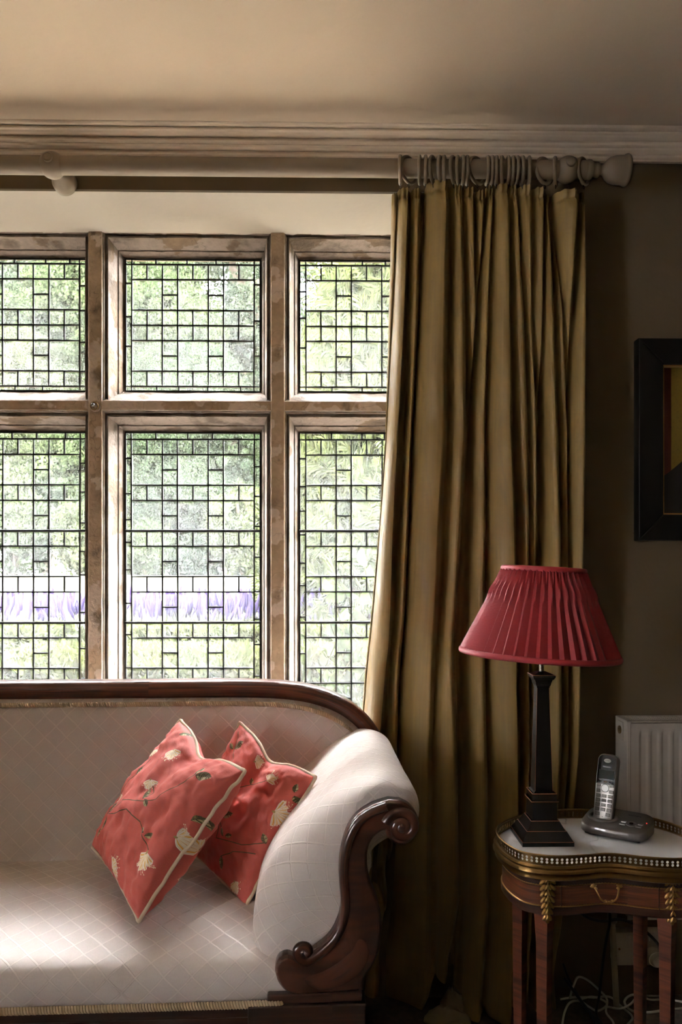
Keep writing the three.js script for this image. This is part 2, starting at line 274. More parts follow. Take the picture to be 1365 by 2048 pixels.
function crownPoints(rnd, n, lobes, sz) {
  const out = []; for (let i = 0; i < n; i++) { const [cx, cy, cz, rx, ry] = lobes[Math.floor(rnd() * lobes.length)], a = rnd() * 6.28, b = Math.acos(2 * rnd() - 1), k = 0.62 + 0.42 * Math.sqrt(rnd()); out.push([cx + Math.sin(b) * Math.cos(a) * rx * k, cy + Math.cos(b) * ry * k, cz + Math.sin(b) * Math.sin(a) * rx * k, sz * (0.7 + 0.6 * rnd())]); } return out;
}
function tree(name, label, x, D, h, r, n, mat, seed, low = 0.22) {
  const rnd = mulberry(seed), y = gy(D), t = thing(name, label, 'tree', [x, y, -D], 0, 'trees beyond the lawn'), lobes = [];
  part('trunk', tube([[0, -0.1, 0], [0.1, h * 0.25, 0.05], [-0.08, h * 0.55, -0.1], [0.05, h * 0.85, 0]], r * 0.06, 14, 8), bark, t);
  for (let k = 0; k < 9; k++) { const a = rnd() * 6.28, yy = h * (low + (0.88 - low) * rnd()), rr = r * (0.25 + 0.5 * rnd()) * (1 - 0.4 * yy / h); lobes.push([Math.cos(a) * rr, yy, Math.sin(a) * rr, r * (0.38 + 0.2 * rnd()), h * (0.12 + 0.06 * rnd())]); part('branch', tube([[0, yy * 0.6, 0], [Math.cos(a) * rr * 0.5, yy * 0.85, Math.sin(a) * rr * 0.5], [Math.cos(a) * rr, yy, Math.sin(a) * rr]], r * 0.018, 8, 5), bark, t); }
  lobes.push([0, h * 0.86, 0, r * 0.5, h * 0.14], [0, h * (0.5 + low * 0.35 - 0.077), 0, r * 0.7, h * (0.25 - 0.25 * (low - 0.22))]);
  scatter('foliage', clumpBig, mat, crownPoints(rnd, n, lobes, h * 0.075), t, rnd, 0.5); return t;
}
function shrub(name, label, x, D, h, r, n, mat, seed, clump = clumpMid, sz = 1, group = 'shrubs in the far bed') {
  const rnd = mulberry(seed), t = thing(name, label, 'shrub', [x, gy(D), -D], 0, group);
  for (let k = 0; k < 4; k++) part('stem', tube([[0, 0, 0], [(rnd() - 0.5) * r * 0.6, h * 0.4, (rnd() - 0.5) * r * 0.6], [(rnd() - 0.5) * r * 1.2, h * 0.8, (rnd() - 0.5) * r]], 0.02 * h, 6, 5), bark, t);
  const lobes = [[0, h * 0.5, 0, r, h * 0.5]]; for (let k = 0; k < 4; k++) lobes.push([(rnd() - 0.5) * r * 1.4, h * (0.3 + 0.4 * rnd()), (rnd() - 0.5) * r, r * 0.55, h * 0.35]);
  scatter('foliage', clump, mat, crownPoints(rnd, n, lobes, sz), t, rnd, 0.45); return t;
}
{
  // ground and lawn
  const ground = grid(60, 60, (a, b) => { const D = lerp(2.8, 90, b * b), x = lerp(-60, 60, a); return [x, gy(D) + (D > 4 && D < 80 ? 0.02 * (fbm(x, D, 5, 2) - 0.5) : 0), -D, x, D]; });
  const lawnTex = tex(256, 256, (u, v) => { const k = 0.8 + 0.4 * fbm(u * 40, v * 40, 3, 3, 40), w = fbm(u * 5, v * 5, 6, 3, 5); return [lerp(0.034, 0.046, w) * k, lerp(0.036, 0.044, w) * k, lerp(0.022, 0.028, w) * k]; }, true);
  struct('floor_lawn', ground, phys(0xffffff, 1, { map: rep(lawnTex, 0.25), specularIntensity: 0.1 }), 'pale sunlit lawn');
  const paving = box(-9, 9, 0.30, 0.352, -4.3, -2.82); struct('floor_path', boxUV(paving, 1), std(col(0.20, 0.18, 0.155), 0.95), 'pale gravel strip along the house');
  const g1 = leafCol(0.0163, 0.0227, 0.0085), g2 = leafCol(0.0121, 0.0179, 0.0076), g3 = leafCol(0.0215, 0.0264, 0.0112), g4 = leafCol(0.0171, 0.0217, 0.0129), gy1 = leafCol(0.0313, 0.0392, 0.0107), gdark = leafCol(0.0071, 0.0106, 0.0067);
  tree('broad_tree', 'tall broad tree seen through the middle upper light', -8.2, 33, 13.4, 6.0, 4590, g1, 11);
  tree('broad_tree', 'broad tree seen behind the left edge panes', -15.5, 34, 13.2, 6.2, 4590, g4, 12);
  tree('broad_tree', 'open branched tree against the sky right of the middle upper light', -3.0, 36, 15.5, 4.6, 700, g4, 13);
  tree('broad_tree', 'dense low tree behind the far shrubs in the middle', -5.4, 30, 8.6, 4.2, 3510, g2, 14);
  tree('broad_tree', 'dense tree at far left beyond the lawn', -11.8, 30, 9, 4.2, 3510, g3, 15);
  tree('broad_tree', 'round tree beyond the lawn behind the conifer', 1.5, 33, 12, 5.0, 3240, g2, 16);
  tree('broad_tree', 'farthest tree left of the photo', -23, 36, 15, 6, 2430, g2, 17);
  tree('broad_tree', 'farthest tree right of the photo behind the curtain', 9.5, 36, 14, 6, 2430, g1, 18);
  [[-27, 44, 38, 'leftmost'], [-16, 46, 40, 'second'], [-5, 45, 40, 'third'], [6, 46, 40, 'fourth'], [17, 45, 38, 'rightmost'], [-36, 30, 30, 'nearest at the left'], [-33, 17, 28, 'second nearest at the left'], [-30, 6, 26, 'closest to the house at the left']].forEach(([x, D, h, w], i) => tree('tall_tree', w + ' of the very tall trees behind the garden', x, D, h, 8.5, 4200, g4, 300 + i, 0.52));
  [[-12.6, 26.5, 1.9, 1.3, g3, 'pale rounded shrub at the left end of the far bed'], [-10.4, 26.8, 2.7, 1.4, g1, 'tall green shrub in the far bed left of the first mullion'], [-7.6, 26.4, 2.3, 1.2, g3, 'pale shrub in the far bed behind the left of the middle light'], [-6.0, 26.6, 1.7, 0.9, g1, 'green shrub in the far bed left of the dark gap'], [-4.75, 27.6, 1.5, 0.7, g2, 'small dark shrub inside the dark gap'], [-2.75, 26.2, 2.9, 1.15, g3, 'pale drooping shrub right of the dark gap'], [-1.4, 26.6, 2.0, 0.9, g4, 'grey green shrub at the right end of the far bed']].forEach(([x, D, h, r, m, l], i) => shrub('garden_shrub', l, x, D, h, r, 620, m, 30 + i, clumpMid, 1.5));
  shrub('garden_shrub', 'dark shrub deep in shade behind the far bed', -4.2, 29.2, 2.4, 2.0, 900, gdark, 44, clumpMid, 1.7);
  // feathery conifer on the right
  {
    const rnd = mulberry(61), D = 8.6, t = thing('feathery_conifer', 'feathery yellow green conifer beside the curtain', 'tree', [1.05, gy(D), -D]), H = 6.4;
    part('trunk', tube([[0, 0, 0], [0.05, 2, 0], [0, H * 0.9, 0]], 0.12, 12, 8), bark, t);
    const spray = []; const rs = mulberry(9);
    for (let i = 0; i < 22; i++) { const L = 0.10 + 0.14 * rs(), w = 0.0045 + 0.004 * rs(), g = new THREE.BufferGeometry(), y = i * 0.022; g.setAttribute('position', new THREE.Float32BufferAttribute([0, 0, 0, w, L * 0.5, 0.01, 0, L, -0.03, 0, 0, 0, 0, L, -0.03, -w, L * 0.5, 0.01], 3)); g.setAttribute('uv', new THREE.Float32BufferAttribute(new Array(12).fill(0), 2)); g.computeVertexNormals(); g.rotateY(rs() * 3); g.rotateZ((i % 2 ? 1 : -1) * (0.5 + 0.5 * rs())); g.translate(0, y * 0.9, -0.25 * y * y); spray.push(g); }
    const sg = mergeGeometries(spray), list = [];
    for (let i = 0; i < 12000; i++) { const y = H * Math.pow(rnd(), 0.9), a = rnd() * 6.28, r = (1.55 * Math.pow(1 - y / H, 0.75) + 0.12) * (0.55 + 0.5 * Math.sqrt(rnd())); list.push([Math.cos(a) * r, y + 0.1, Math.sin(a) * r, 0.55 + 0.4 * rnd(), 0.5 + 0.9 * rnd(), Math.cos(a) * -1.2]); }
    scatter('foliage', sg, gy1, list, t, rnd, 0.6);
  }
  // clipped box hedges
  const hedge = (label, x0, x1, D0, D1, h, n, seed) => {
    const rnd = mulberry(seed), t = thing('box_hedge', label, 'hedge', [0, gy(D0), 0], 0, 'clipped hedges below the window'), list = [];
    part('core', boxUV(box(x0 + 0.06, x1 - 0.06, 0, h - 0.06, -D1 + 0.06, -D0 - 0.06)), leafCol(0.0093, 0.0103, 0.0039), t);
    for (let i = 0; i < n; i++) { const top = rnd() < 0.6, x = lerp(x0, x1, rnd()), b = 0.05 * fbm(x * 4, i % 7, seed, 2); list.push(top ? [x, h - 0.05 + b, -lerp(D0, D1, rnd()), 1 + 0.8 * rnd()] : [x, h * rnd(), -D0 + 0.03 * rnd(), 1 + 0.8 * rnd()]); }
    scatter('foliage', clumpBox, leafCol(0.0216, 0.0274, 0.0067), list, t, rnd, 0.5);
  };
  hedge('clipped hedge nearest the window', -3.2, -0.30, 3.7, 4.15, 0.40, 3600, 71);
  hedge('clipped hedge in the second row from the window', -1.9, 0.6, 4.75, 5.35, 0.36, 3600, 72);
  hedge('long clipped hedge in front of the lavender', -1.75, 0.9, 6.1, 6.8, 0.40, 3600, 73);
  hedge('clipped hedge at the left in front of the lavender', -4.4, -2.1, 5.6, 6.6, 0.42, 3600, 74);
  // lavender
  const stalk = merge([new THREE.CylinderGeometry(0.003, 0.004, 0.36, 4).translate(0, 0.18, 0)]), spike = lathe([[0.002, 0.34], [0.012, 0.37], [0.014, 0.42], [0.010, 0.46], [0.001, 0.49]], 6);
  const lilac = phys(col(0.0105, 0.0065, 0.025), 1, { specularIntensity: 0.1 }), stem = leafCol(0.0205, 0.0231, 0.0125);
  [[-3.7, 'leftmost'], [-3.1, 'second'], [-2.5, 'third'], [-1.62, 'fourth'], [-1.15, 'fifth'], [-0.72, 'sixth'], [-0.25, 'seventh'], [0.2, 'eighth']].forEach(([x, w], i) => {
    const rnd = mulberry(200 + i), D = 7.5 + 0.25 * rnd(), t = thing('lavender_plant', w + ' purple flowering lavender plant from the left along the lawn edge', 'lavender', [x, gy(D), -D], 0, 'lavender plants along the lawn'), list = [], lean = [];
    for (let k = 0; k < 58; k++) { const a = rnd() * 6.28, r = Math.sqrt(rnd()) * 0.30; list.push([Math.cos(a) * r, 0.06, Math.sin(a) * r, 1.05 + 0.35 * rnd(), 0.3 * (rnd() - 0.5), -0.45 * rnd() - r * Math.cos(a)]); }
    const r1 = mulberry(500 + i), r2 = mulberry(500 + i);
    scatter('stalk', stalk, stem, list, t, r1, 0.2); scatter('flower_spike', spike, lilac, list, t, r2, 0.2);
    for (let k = 0; k < 160; k++) { const a = rnd() * 6.28, r = Math.sqrt(rnd()) * 0.32; lean.push([Math.cos(a) * r, 0.05 + 0.16 * rnd(), Math.sin(a) * r, 2.0 + rnd()]); }
    scatter('foliage', clumpBox, leafCol(0.0187, 0.0221, 0.0113), lean, t, rnd, 0.3);
  });
  // leafy climber close to the glass on the right; every leaf is its own piece
  {
    const rnd = mulberry(81), t = thing('climbing_shrub', 'broad leaved climber close behind the right hand panes', 'shrub', [-0.16, 0.34, -3.45]);
    const leaf = grid(4, 8, (a, b) => { const w = 0.5 * Math.sin(Math.PI * Math.pow(b, 0.7)) * (1 - 0.25 * b), s = (a - 0.5) * 2; return [s * w * 0.8, b, -0.25 * b * b + 0.12 * Math.abs(s) * w]; });
    const mats = [leafCol(0.0170, 0.0270, 0.0040), leafCol(0.0120, 0.0205, 0.0032), leafCol(0.0220, 0.0310, 0.0070), leafCol(0.0090, 0.0150, 0.0030)];
    for (let s = 0; s < 19; s++) {
      const x0 = rnd() * 0.62, z0 = -rnd() * 0.5, H = 0.42 + 0.55 * Math.pow(rnd(), 1.2) * (0.6 + 0.7 * x0), lean = (rnd() - 0.5) * 0.5, P = [[x0, 0, z0], [x0 + lean * 0.3, H * 0.45, z0], [x0 + lean, H, z0 + 0.1 * rnd()]];
      part('stem', tube(P, 0.0035, 10, 5), leafCol(0.0225, 0.0217, 0.0076), t);
      const c = new THREE.CatmullRomCurve3(P.map((p) => new THREE.Vector3(...p)));
      for (let k = 0; k < 15; k++) { const p = c.getPoint(0.12 + 0.88 * k / 14), l = part('leaf', leaf, mats[Math.floor(rnd() * 4)], t), q = 0.055 + 0.065 * rnd(); l.position.copy(p); l.rotation.set(0.5 + 0.8 * rnd(), rnd() * 6.28, (rnd() - 0.5) * 0.8, 'YXZ'); l.scale.setScalar(q); }
    }
    for (const [x, y, dx] of [[0.15, 0.3, 0.28], [0.3, 0.42, 0.3], [-0.02, 0.2, 0.2]]) part('thin_stem', tube([[x, y, 0.05], [x + dx * 0.5, y + 0.25, 0.02], [x + dx, y + 0.55, 0]], 0.0025, 12, 5), leafCol(0.0260, 0.0217, 0.0093), t);
  }
  // terracotta pot with red flowers, and a white bench, far off at the right
  {
    const D = 12.5, t = thing('terracotta_pot', 'terracotta pot of red flowers on the lawn by the conifer', 'plant pot', [-0.24, gy(D), -D]);
    part('pot', lathe([[0, 0], [0.10, 0], [0.15, 0.26], [0.17, 0.26], [0.17, 0.31], [0.14, 0.31], [0.13, 0.25], [0, 0.25]], 24), std(col(0.07, 0.026, 0.013), 0.9), t);
    const rnd = mulberry(91), l = []; for (let i = 0; i < 60; i++) { const a = rnd() * 6.28, r = 0.17 * Math.sqrt(rnd()); l.push([Math.cos(a) * r, 0.3 + 0.14 * rnd(), Math.sin(a) * r, 1.2]); }
    scatter('foliage', clumpBox, g1, l, t, rnd); for (let i = 0; i < 9; i++) { const f = part('flower', new THREE.IcosahedronGeometry(0.028, 1), std(col(0.09, 0.01, 0.006), 0.8), t); f.position.set((rnd() - 0.5) * 0.3, 0.38 + 0.1 * rnd(), (rnd() - 0.5) * 0.3); }
    const DB = 17, b = thing('garden_bench', 'white slatted bench on the far lawn by the conifer', 'bench', [-0.46, gy(DB), -DB], 0.2), wm = std(col(0.25, 0.25, 0.24), 0.7);
    for (let i = 0; i < 9; i++) part('slat', box(-0.56 + i * 0.135, -0.52 + i * 0.135, 0.42, 0.9, -0.02, 0.01), wm, b);
    part('top_rail', box(-0.6, 0.6, 0.9, 0.96, -0.03, 0.02), wm, b); part('seat', box(-0.6, 0.6, 0.38, 0.42, 0, 0.45), wm, b);
    for (const x of [-0.58, 0.52]) for (const z of [-0.03, 0.39]) part('leg', box(x, x + 0.06, 0, z < 0 ? 0.9 : 0.6, z, z + 0.05), wm, b);
    for (const x of [-0.58, 0.52]) part('armrest', box(x, x + 0.06, 0.6, 0.64, 0.02, 0.46), wm, b);
  }
}

// ================================================================= curtain pole, rings, curtain
const PY = 2.311, PZ = -2.17, PR = 0.0244;
{
  const t = thing('curtain_pole', 'painted wooden curtain pole with ball brackets and cup finial', 'curtain pole');
  const rod = part('pole', new THREE.CylinderGeometry(PR, PR, 2.96, 40), poleMat, t); rod.rotation.z = Math.PI / 2; rod.position.set(-0.77, PY, PZ);
  for (const x of [-0.741, 0.655, -2.13]) {
    const b = part('bracket', merge([
      new THREE.SphereGeometry(0.0345, 36, 24).scale(1, 1, 1.08).translate(0, 0, 0),
      lathe([[0.012, -0.04], [0.0125, 0.0], [0.016, 0.012], [0.0135, 0.02], [0.0135, 0.05], [0.018, 0.056], [0.0225, 0.066], [0.025, 0.074], [0.030, 0.080], [0.0325, 0.090], [0.0335, 0.100], [0.0335, 0.111], [0, 0.111]], 36).rotateX(-Math.PI / 2).translate(0, 0.002, 0)]), poleMat, t);
    b.position.set(x, PY, PZ); const k = part('bracket_button', lathe([[0, 0.004], [0.010, 0.003], [0.0128, 0.0005], [0.0128, -0.006], [0, -0.006]], 28), poleMat, t); k.rotation.x = Math.PI / 2 - 0.16; k.rotation.y = 0.05; k.position.set(x, PY + 0.005, PZ + 0.0365);
  }
  const f = part('finial', lathe([[0, 0.122], [0.03, 0.124], [0.0395, 0.121], [0.042, 0.116], [0.0405, 0.111], [0.038, 0.108], [0.0375, 0.098], [0.0365, 0.084], [0.033, 0.072], [0.026, 0.062], [0.017, 0.055], [0.0125, 0.047], [0.0165, 0.043], [0.0205, 0.038], [0.0205, 0.032], [0.017, 0.028], [0.0215, 0.024], [0.026, 0.018], [0.026, 0.009], [0.0235, 0.005], [0.0235, 0], [0, 0]], 40), poleMat, t);
  f.rotation.z = -Math.PI / 2; f.position.set(0.70, PY, PZ); f.rotation.y = 0;
}
{
  const ordinal = ['first', 'second', 'third', 'fourth', 'fifth', 'sixth', 'seventh', 'eighth', 'ninth', 'tenth', 'eleventh', 'twelfth', 'thirteenth', 'fourteenth', 'fifteenth', 'sixteenth', 'seventeenth', 'eighteenth', 'nineteenth', 'twentieth', 'twenty first', 'twenty second', 'twenty third', 'twenty fourth'];
  const xs = [0.199, 0.222, 0.252, 0.267, 0.289, 0.308, 0.320, 0.345, 0.357, 0.369, 0.381, 0.408, 0.436, 0.449, 0.461, 0.478, 0.493, 0.506, 0.517, 0.532, 0.550, 0.593, 0.623, 0.700];
  const tw = { 0: 0.12, 1: 0.75, 4: 0.42, 5: 0.3, 6: 0.22, 7: 0.42, 8: 0.26, 11: 0.85, 15: 0.3, 21: 0.95, 22: 0.35, 23: 0.7 };
  const torus = new THREE.TorusGeometry(0.0335, 0.0050, 12, 48), eye = new THREE.TorusGeometry(0.0045, 0.0009, 6, 16), ringMat = std(0xffffff, 0.42, { map: poleMat.map });
  xs.forEach((x, i) => {
    const t = thing('curtain_ring', ordinal[i] + ' painted wooden curtain ring along the pole counting from the window', 'curtain ring', [x, PY - 0.0045, PZ], 0, 'wooden rings carrying the curtain');
    const h = part('hoop', torus, ringMat, t); h.rotation.y = Math.PI / 2 - (tw[i] ?? 0.06 + 0.05 * (i % 3)); h.rotation.order = 'YXZ'; h.rotation.z = 0.0;
    const e = part('screw_eye', eye, iron, t); e.position.y = -0.0425; e.rotation.y = h.rotation.y;
  });
}
// watered silk: fine ribs across, moire figure along the drop
const moire = (u, v) => { const w = 1.2 * fbm(u * 7, v * 2.2, 301, 3, 0) + 0.5 * fbm(u * 24, v * 5, 305, 2, 0); return 0.5 + 0.5 * Math.sin((u * 30 + w * 9) * Math.PI * 2); };
const silkTex = tex(1024, 1024, (u, v) => { const a = 0.5 + 0.5 * Math.cos(2 * Math.PI * u), m = moire(u, v), s = fbm(u * 160, v * 5, 311, 2, 0), k = 0.84 + 0.09 * m + 0.20 * s + 0 * a; return [0.285 * k, 0.188 * k, 0.058 * k]; }, true);
const silkRough = tex(512, 512, (u, v) => 0.50 + 0.16 * moire(u, v));
const silk = phys(0xffffff, 1, { map: silkTex, roughnessMap: silkRough, bumpMap: tex(512, 512, (u, v) => 0.6 * fbm(u * 200, v * 6, 315, 2, 0) + 0.4 * fbm(u * 6, v * 130, 317, 2, 0)), bumpScale: 0.0006, sheen: 0.08, sheenColor: col(0.6, 0.45, 0.2), sheenRoughness: 0.4, side: THREE.DoubleSide });
const liningMat = std(col(0.24, 0.19, 0.12), 0.85, { side: THREE.DoubleSide });
{
  const t = thing('curtain', 'long olive gold curtain hanging in deep folds beside the window', 'curtain');
  // left and right edge of every fold at seven heights (millimetres from the wall line x = 0)
  const H = [2.262, 2.224, 1.912, 1.593, 1.003, 0.72, 0.324, 0.107, 0.0];
  const mm = (p) => (p - 655) / 737;
  const F = [
    [[786, 797], [786, 797], [782, 789], [776, 779], [742, 746], [728, 732], [700, 706], [694, 700], [692, 698]],
    [[798, 821], [798, 821], [790, 812], [779, 800], [746, 786], [732, 770], [707, 749], [702, 728], [700, 726]],
    [[825, 846], [825, 846], [819, 841], [814, 829], [789, 811], [778, 806], [751, 787], [729, 766], [728, 768]],
    [[848, 854], [848, 853], [841.5, 843], [829.5, 831], [811.5, 812.5], [806.5, 807.5], [787.5, 788.5], [766.5, 767.5], [768.2, 769]],
    [[855, 903], [855, 903], [843, 901], [831, 900], [813, 878], [808, 872], [789, 874], [768, 872], [769, 872]],
    [[904, 929], [904, 929], [901.5, 934], [900.5, 938], [880, 912], [873, 920], [876, 925], [874, 896], [874, 890]],
    [[930, 952], [930, 952], [935, 955], [939, 942], [914, 917], [921, 924], [926, 928], [897, 905], [892, 902]],
    [[954, 974], [954, 974], [956, 960], [943, 945], [918, 920], [925, 927], [929, 931], [906, 914], [904, 912]],
    [[976, 993], [976, 992], [962, 982], [946, 975], [936, 975], [937, 980], [938, 985], [929, 975], [926, 972]],
    [[993.5, 1021], [993, 1021], [983, 1022], [976, 1026], [976, 1041], [981, 1041], [986, 1040], [976, 1027], [973, 1026]],
    [[1022, 1041], [1022, 1041], [1023, 1053], [1028, 1061], [1043, 1064], [1044, 1065], [1043, 1058], [1033, 1056], [1032, 1056]],
    [[1042, 1068], [1042, 1068], [1054, 1068], [1062, 1078], [1066, 1078], [1068, 1080], [1060, 1072], [1058, 1068], [1058, 1068]],
    [[1069, 1094], [1069, 1094], [1069, 1089], [1080, 1083], [1080, 1082], [1082, 1084], [1073, 1076], [1070, 1072], [1070, 1072]],
    [[1096, 1106], [1096, 1106], [1092, 1115], [1090, 1124], [1093, 1131], [1094, 1132], [1082, 1110], [1076, 1098], [1076, 1098]],
    [[1107, 1113], [1107, 1113], [1116, 1131], [1125, 1140], [1132, 1145], [1134, 1146], [1111, 1122], [1099, 1108], [1099, 1108]],
    [[1114, 1163], [1114, 1163], [1132, 1147], [1141, 1143], [1146, 1147], [1147, 1148], [1123, 1124], [1109, 1110], [1109, 1110]],
    [[1164, 1176], [1164, 1178], [1153, 1181], [1144, 1180], [1148, 1172], [1149, 1168], [1125, 1138], [1111, 1121], [1111, 1121]]];
  const hemOf = [0.01, 0.01, 0.012, 0.012, 0.006, 0.10, 0.16, 0.13, 0.004, 0.006, 0.02, 0.03, 0.03, 0.01, 0.01, 0.01, 0.01];
  const topOf = [-0.012, -0.004, -0.004, -0.004, 0.013, 0.004, 0.0, -0.008, 0.006, 0.010, 0.008, 0.006, 0.001, -0.012, -0.012, -0.010, -0.008];
  const at = (arr, y) => { let k = 0; while (k < H.length - 2 && y < H[k + 1]) k++; const s = clamp((H[k] - y) / (H[k] - H[k + 1])); const t = s; return lerp(arr[k], arr[k + 1], t); };
  const E2 = F.map((f) => [f.map((p) => mm(p[0])), f.map((p) => mm(p[1]))]);
  const NP = 12, NV = 150, N = F.length * NP;
  const section = (fi, s, y) => {                                  // point s of fold fi at height y
    const l = at(E2[fi][0], y), r = at(E2[fi][1], y), w = r - l, g0 = fi ? l - at(E2[fi - 1][1], y) : 0.01, g1 = fi < F.length - 1 ? at(E2[fi + 1][0], y) - r : 0.01;
    const amp = Math.min(0.075, 0.012 + 0.85 * w) * (fi % 2 ? 1 : 0.86), dl = Math.min(0.05, 0.010 + 2.2 * g0), dr = Math.min(0.05, 0.010 + 2.2 * g1);
    const q = Math.pow(Math.sin(Math.PI * clamp(s)), 0.62), skew = (0.20 + 0.10 * Math.sin(fi * 2.3)) * Math.sin(Math.PI * s) * w;
    const full = smooth(0.002, 0.022, w);                            // a fold that dies away sinks back between its neighbours
    return [l + w * s + skew * (1 - Math.abs(2 * s - 1)), lerp(-0.055, -0.018 + amp * q * 0.86 - (1 - q) * lerp(dl, dr, s), full)];
  };
  const g = grid(N, NV, (a, b, i, j) => {
    const fi = Math.min(F.length - 1, Math.floor(i / NP)), s = (i - fi * NP) / NP;
    const f2 = Math.min(F.length - 1, fi + 1), hem = lerp(hemOf[fi], hemOf[f2], smooth(0.7, 1, s)), top = 2.262 + lerp(topOf[fi], topOf[f2], smooth(0.8, 1, s));
    const bb = b < 0.16 ? b * 0.35 : 0.056 + (b - 0.16) / 0.84 * 0.944, y = lerp(top, hem, bb);
    let [x, z] = section(fi, s, Math.min(y, 2.262));
    const head = smooth(2.19, 2.245, y);                             // gathered heading tape
    z = lerp(z, z * 0.55 + 0.006 * Math.sin(i * 2.1) - 0.004, head); const tape = Math.exp(-Math.pow((y - (top - 0.024)) / 0.006, 2)); z -= 0.008 * tape;
    const free = 1 - head; z += free * 0.010 * (fbm(x * 9 + fi, y * 1.6, 401, 3) - 0.5) + free * 0.0035 * (fbm(x * 40, y * 7, 407, 3) - 0.5);
    x += free * 0.008 * (fbm(y * 2.2, fi * 3.1, 411, 3) - 0.5);
    const low = smooth(0.34, 0.0, y); z += low * (0.035 * (fbm(x * 11, y * 9, 421, 3) - 0.45)); x += low * 0.02 * (fbm(x * 6, y * 12, 423, 2) - 0.5);
    if (fi === 2) { const k = smooth(0.78, 0.6, y) * smooth(0.15, 0.35, y); z += k * 0.02 * Math.sin(y * 44 + 9 * s); x += k * 0.005 * Math.sin(y * 31); }   // the turned back edge is ruffled beside the sofa
    const away = smooth(1.15, 0.88, y) * smooth(0.34, 0.20, x);           // behind the sofa the folds are pushed back to the window
    return [x, y, PZ + Math.max(z, -0.085) - 0.105 * away, i * 0.0165, y];
  });
  part('drape', g, silk, t);
  const pool = (x, z, w, d, h, s) => grid(28, 14, (a, b) => { const th = a * Math.PI * 2, r = Math.sin(Math.PI * 0.5 * b), k = 1 + 0.35 * (fbm(Math.cos(th) * 2 + 5, Math.sin(th) * 2 + b * 3, s, 3) - 0.5); return [x + Math.cos(th) * w * r * k, 0.004 + h * Math.cos(Math.PI * 0.5 * b) * (0.8 + 0.5 * fbm(a * 9, b * 4, s + 3, 2)), z + Math.sin(th) * d * r * k, a * 0.6, b * 0.3]; });
  part('pooled_hem', merge([pool(0.325, -2.15, 0.060, 0.05, 0.035, 431), pool(0.345, -2.2, 0.035, 0.035, 0.055, 437)]), liningMat, t);
}

// ================================================================= sofa
const DIA = 0.056;
const damaskLine = (u, v) => { const d = (t) => Math.abs(t - Math.round(t)); const w = 0.05 * (fbm(u * 4, v * 4, 501, 2, 4) - 0.5); return Math.max(smooth(0.052, 0.030, d(u + v + w) ), smooth(0.052, 0.030, d(u - v + w))); };
const damask = phys(0xffffff, 1, {
  map: tex(256, 256, (u, v) => { const l = damaskLine(u, v), n = 0.96 + 0.08 * fbm(u * 40, v * 40, 503, 2, 40); return [lerp(0.67, 0.75, l) * n, lerp(0.592, 0.67, l) * n, lerp(0.545, 0.61, l) * n]; }, true),
  roughnessMap: tex(256, 256, (u, v) => lerp(0.72, 0.36, damaskLine(u, v))), bumpMap: tex(256, 256, (u, v) => 0.12 * fbm(u * 60, v * 60, 505, 2, 60) + 0.8 * damaskLine(u, v)), bumpScale: 0.0007, sheen: 0.3, sheenColor: col(0.9, 0.85, 0.8), sheenRoughness: 0.5, side: THREE.DoubleSide });
const gimpMat = std(col(0.52, 0.39, 0.25), 0.75);
const facingWood = phys(0xffffff, 0.3, { map: rep(woodTex([0.026, 0.007, 0.004], [0.085, 0.022, 0.010], 141), 1.2, 0.6), clearcoat: 0.5, clearcoatRoughness: 0.16 });
const SOFA_L = -1.76;                                              // the sofa's left end, outside the photo
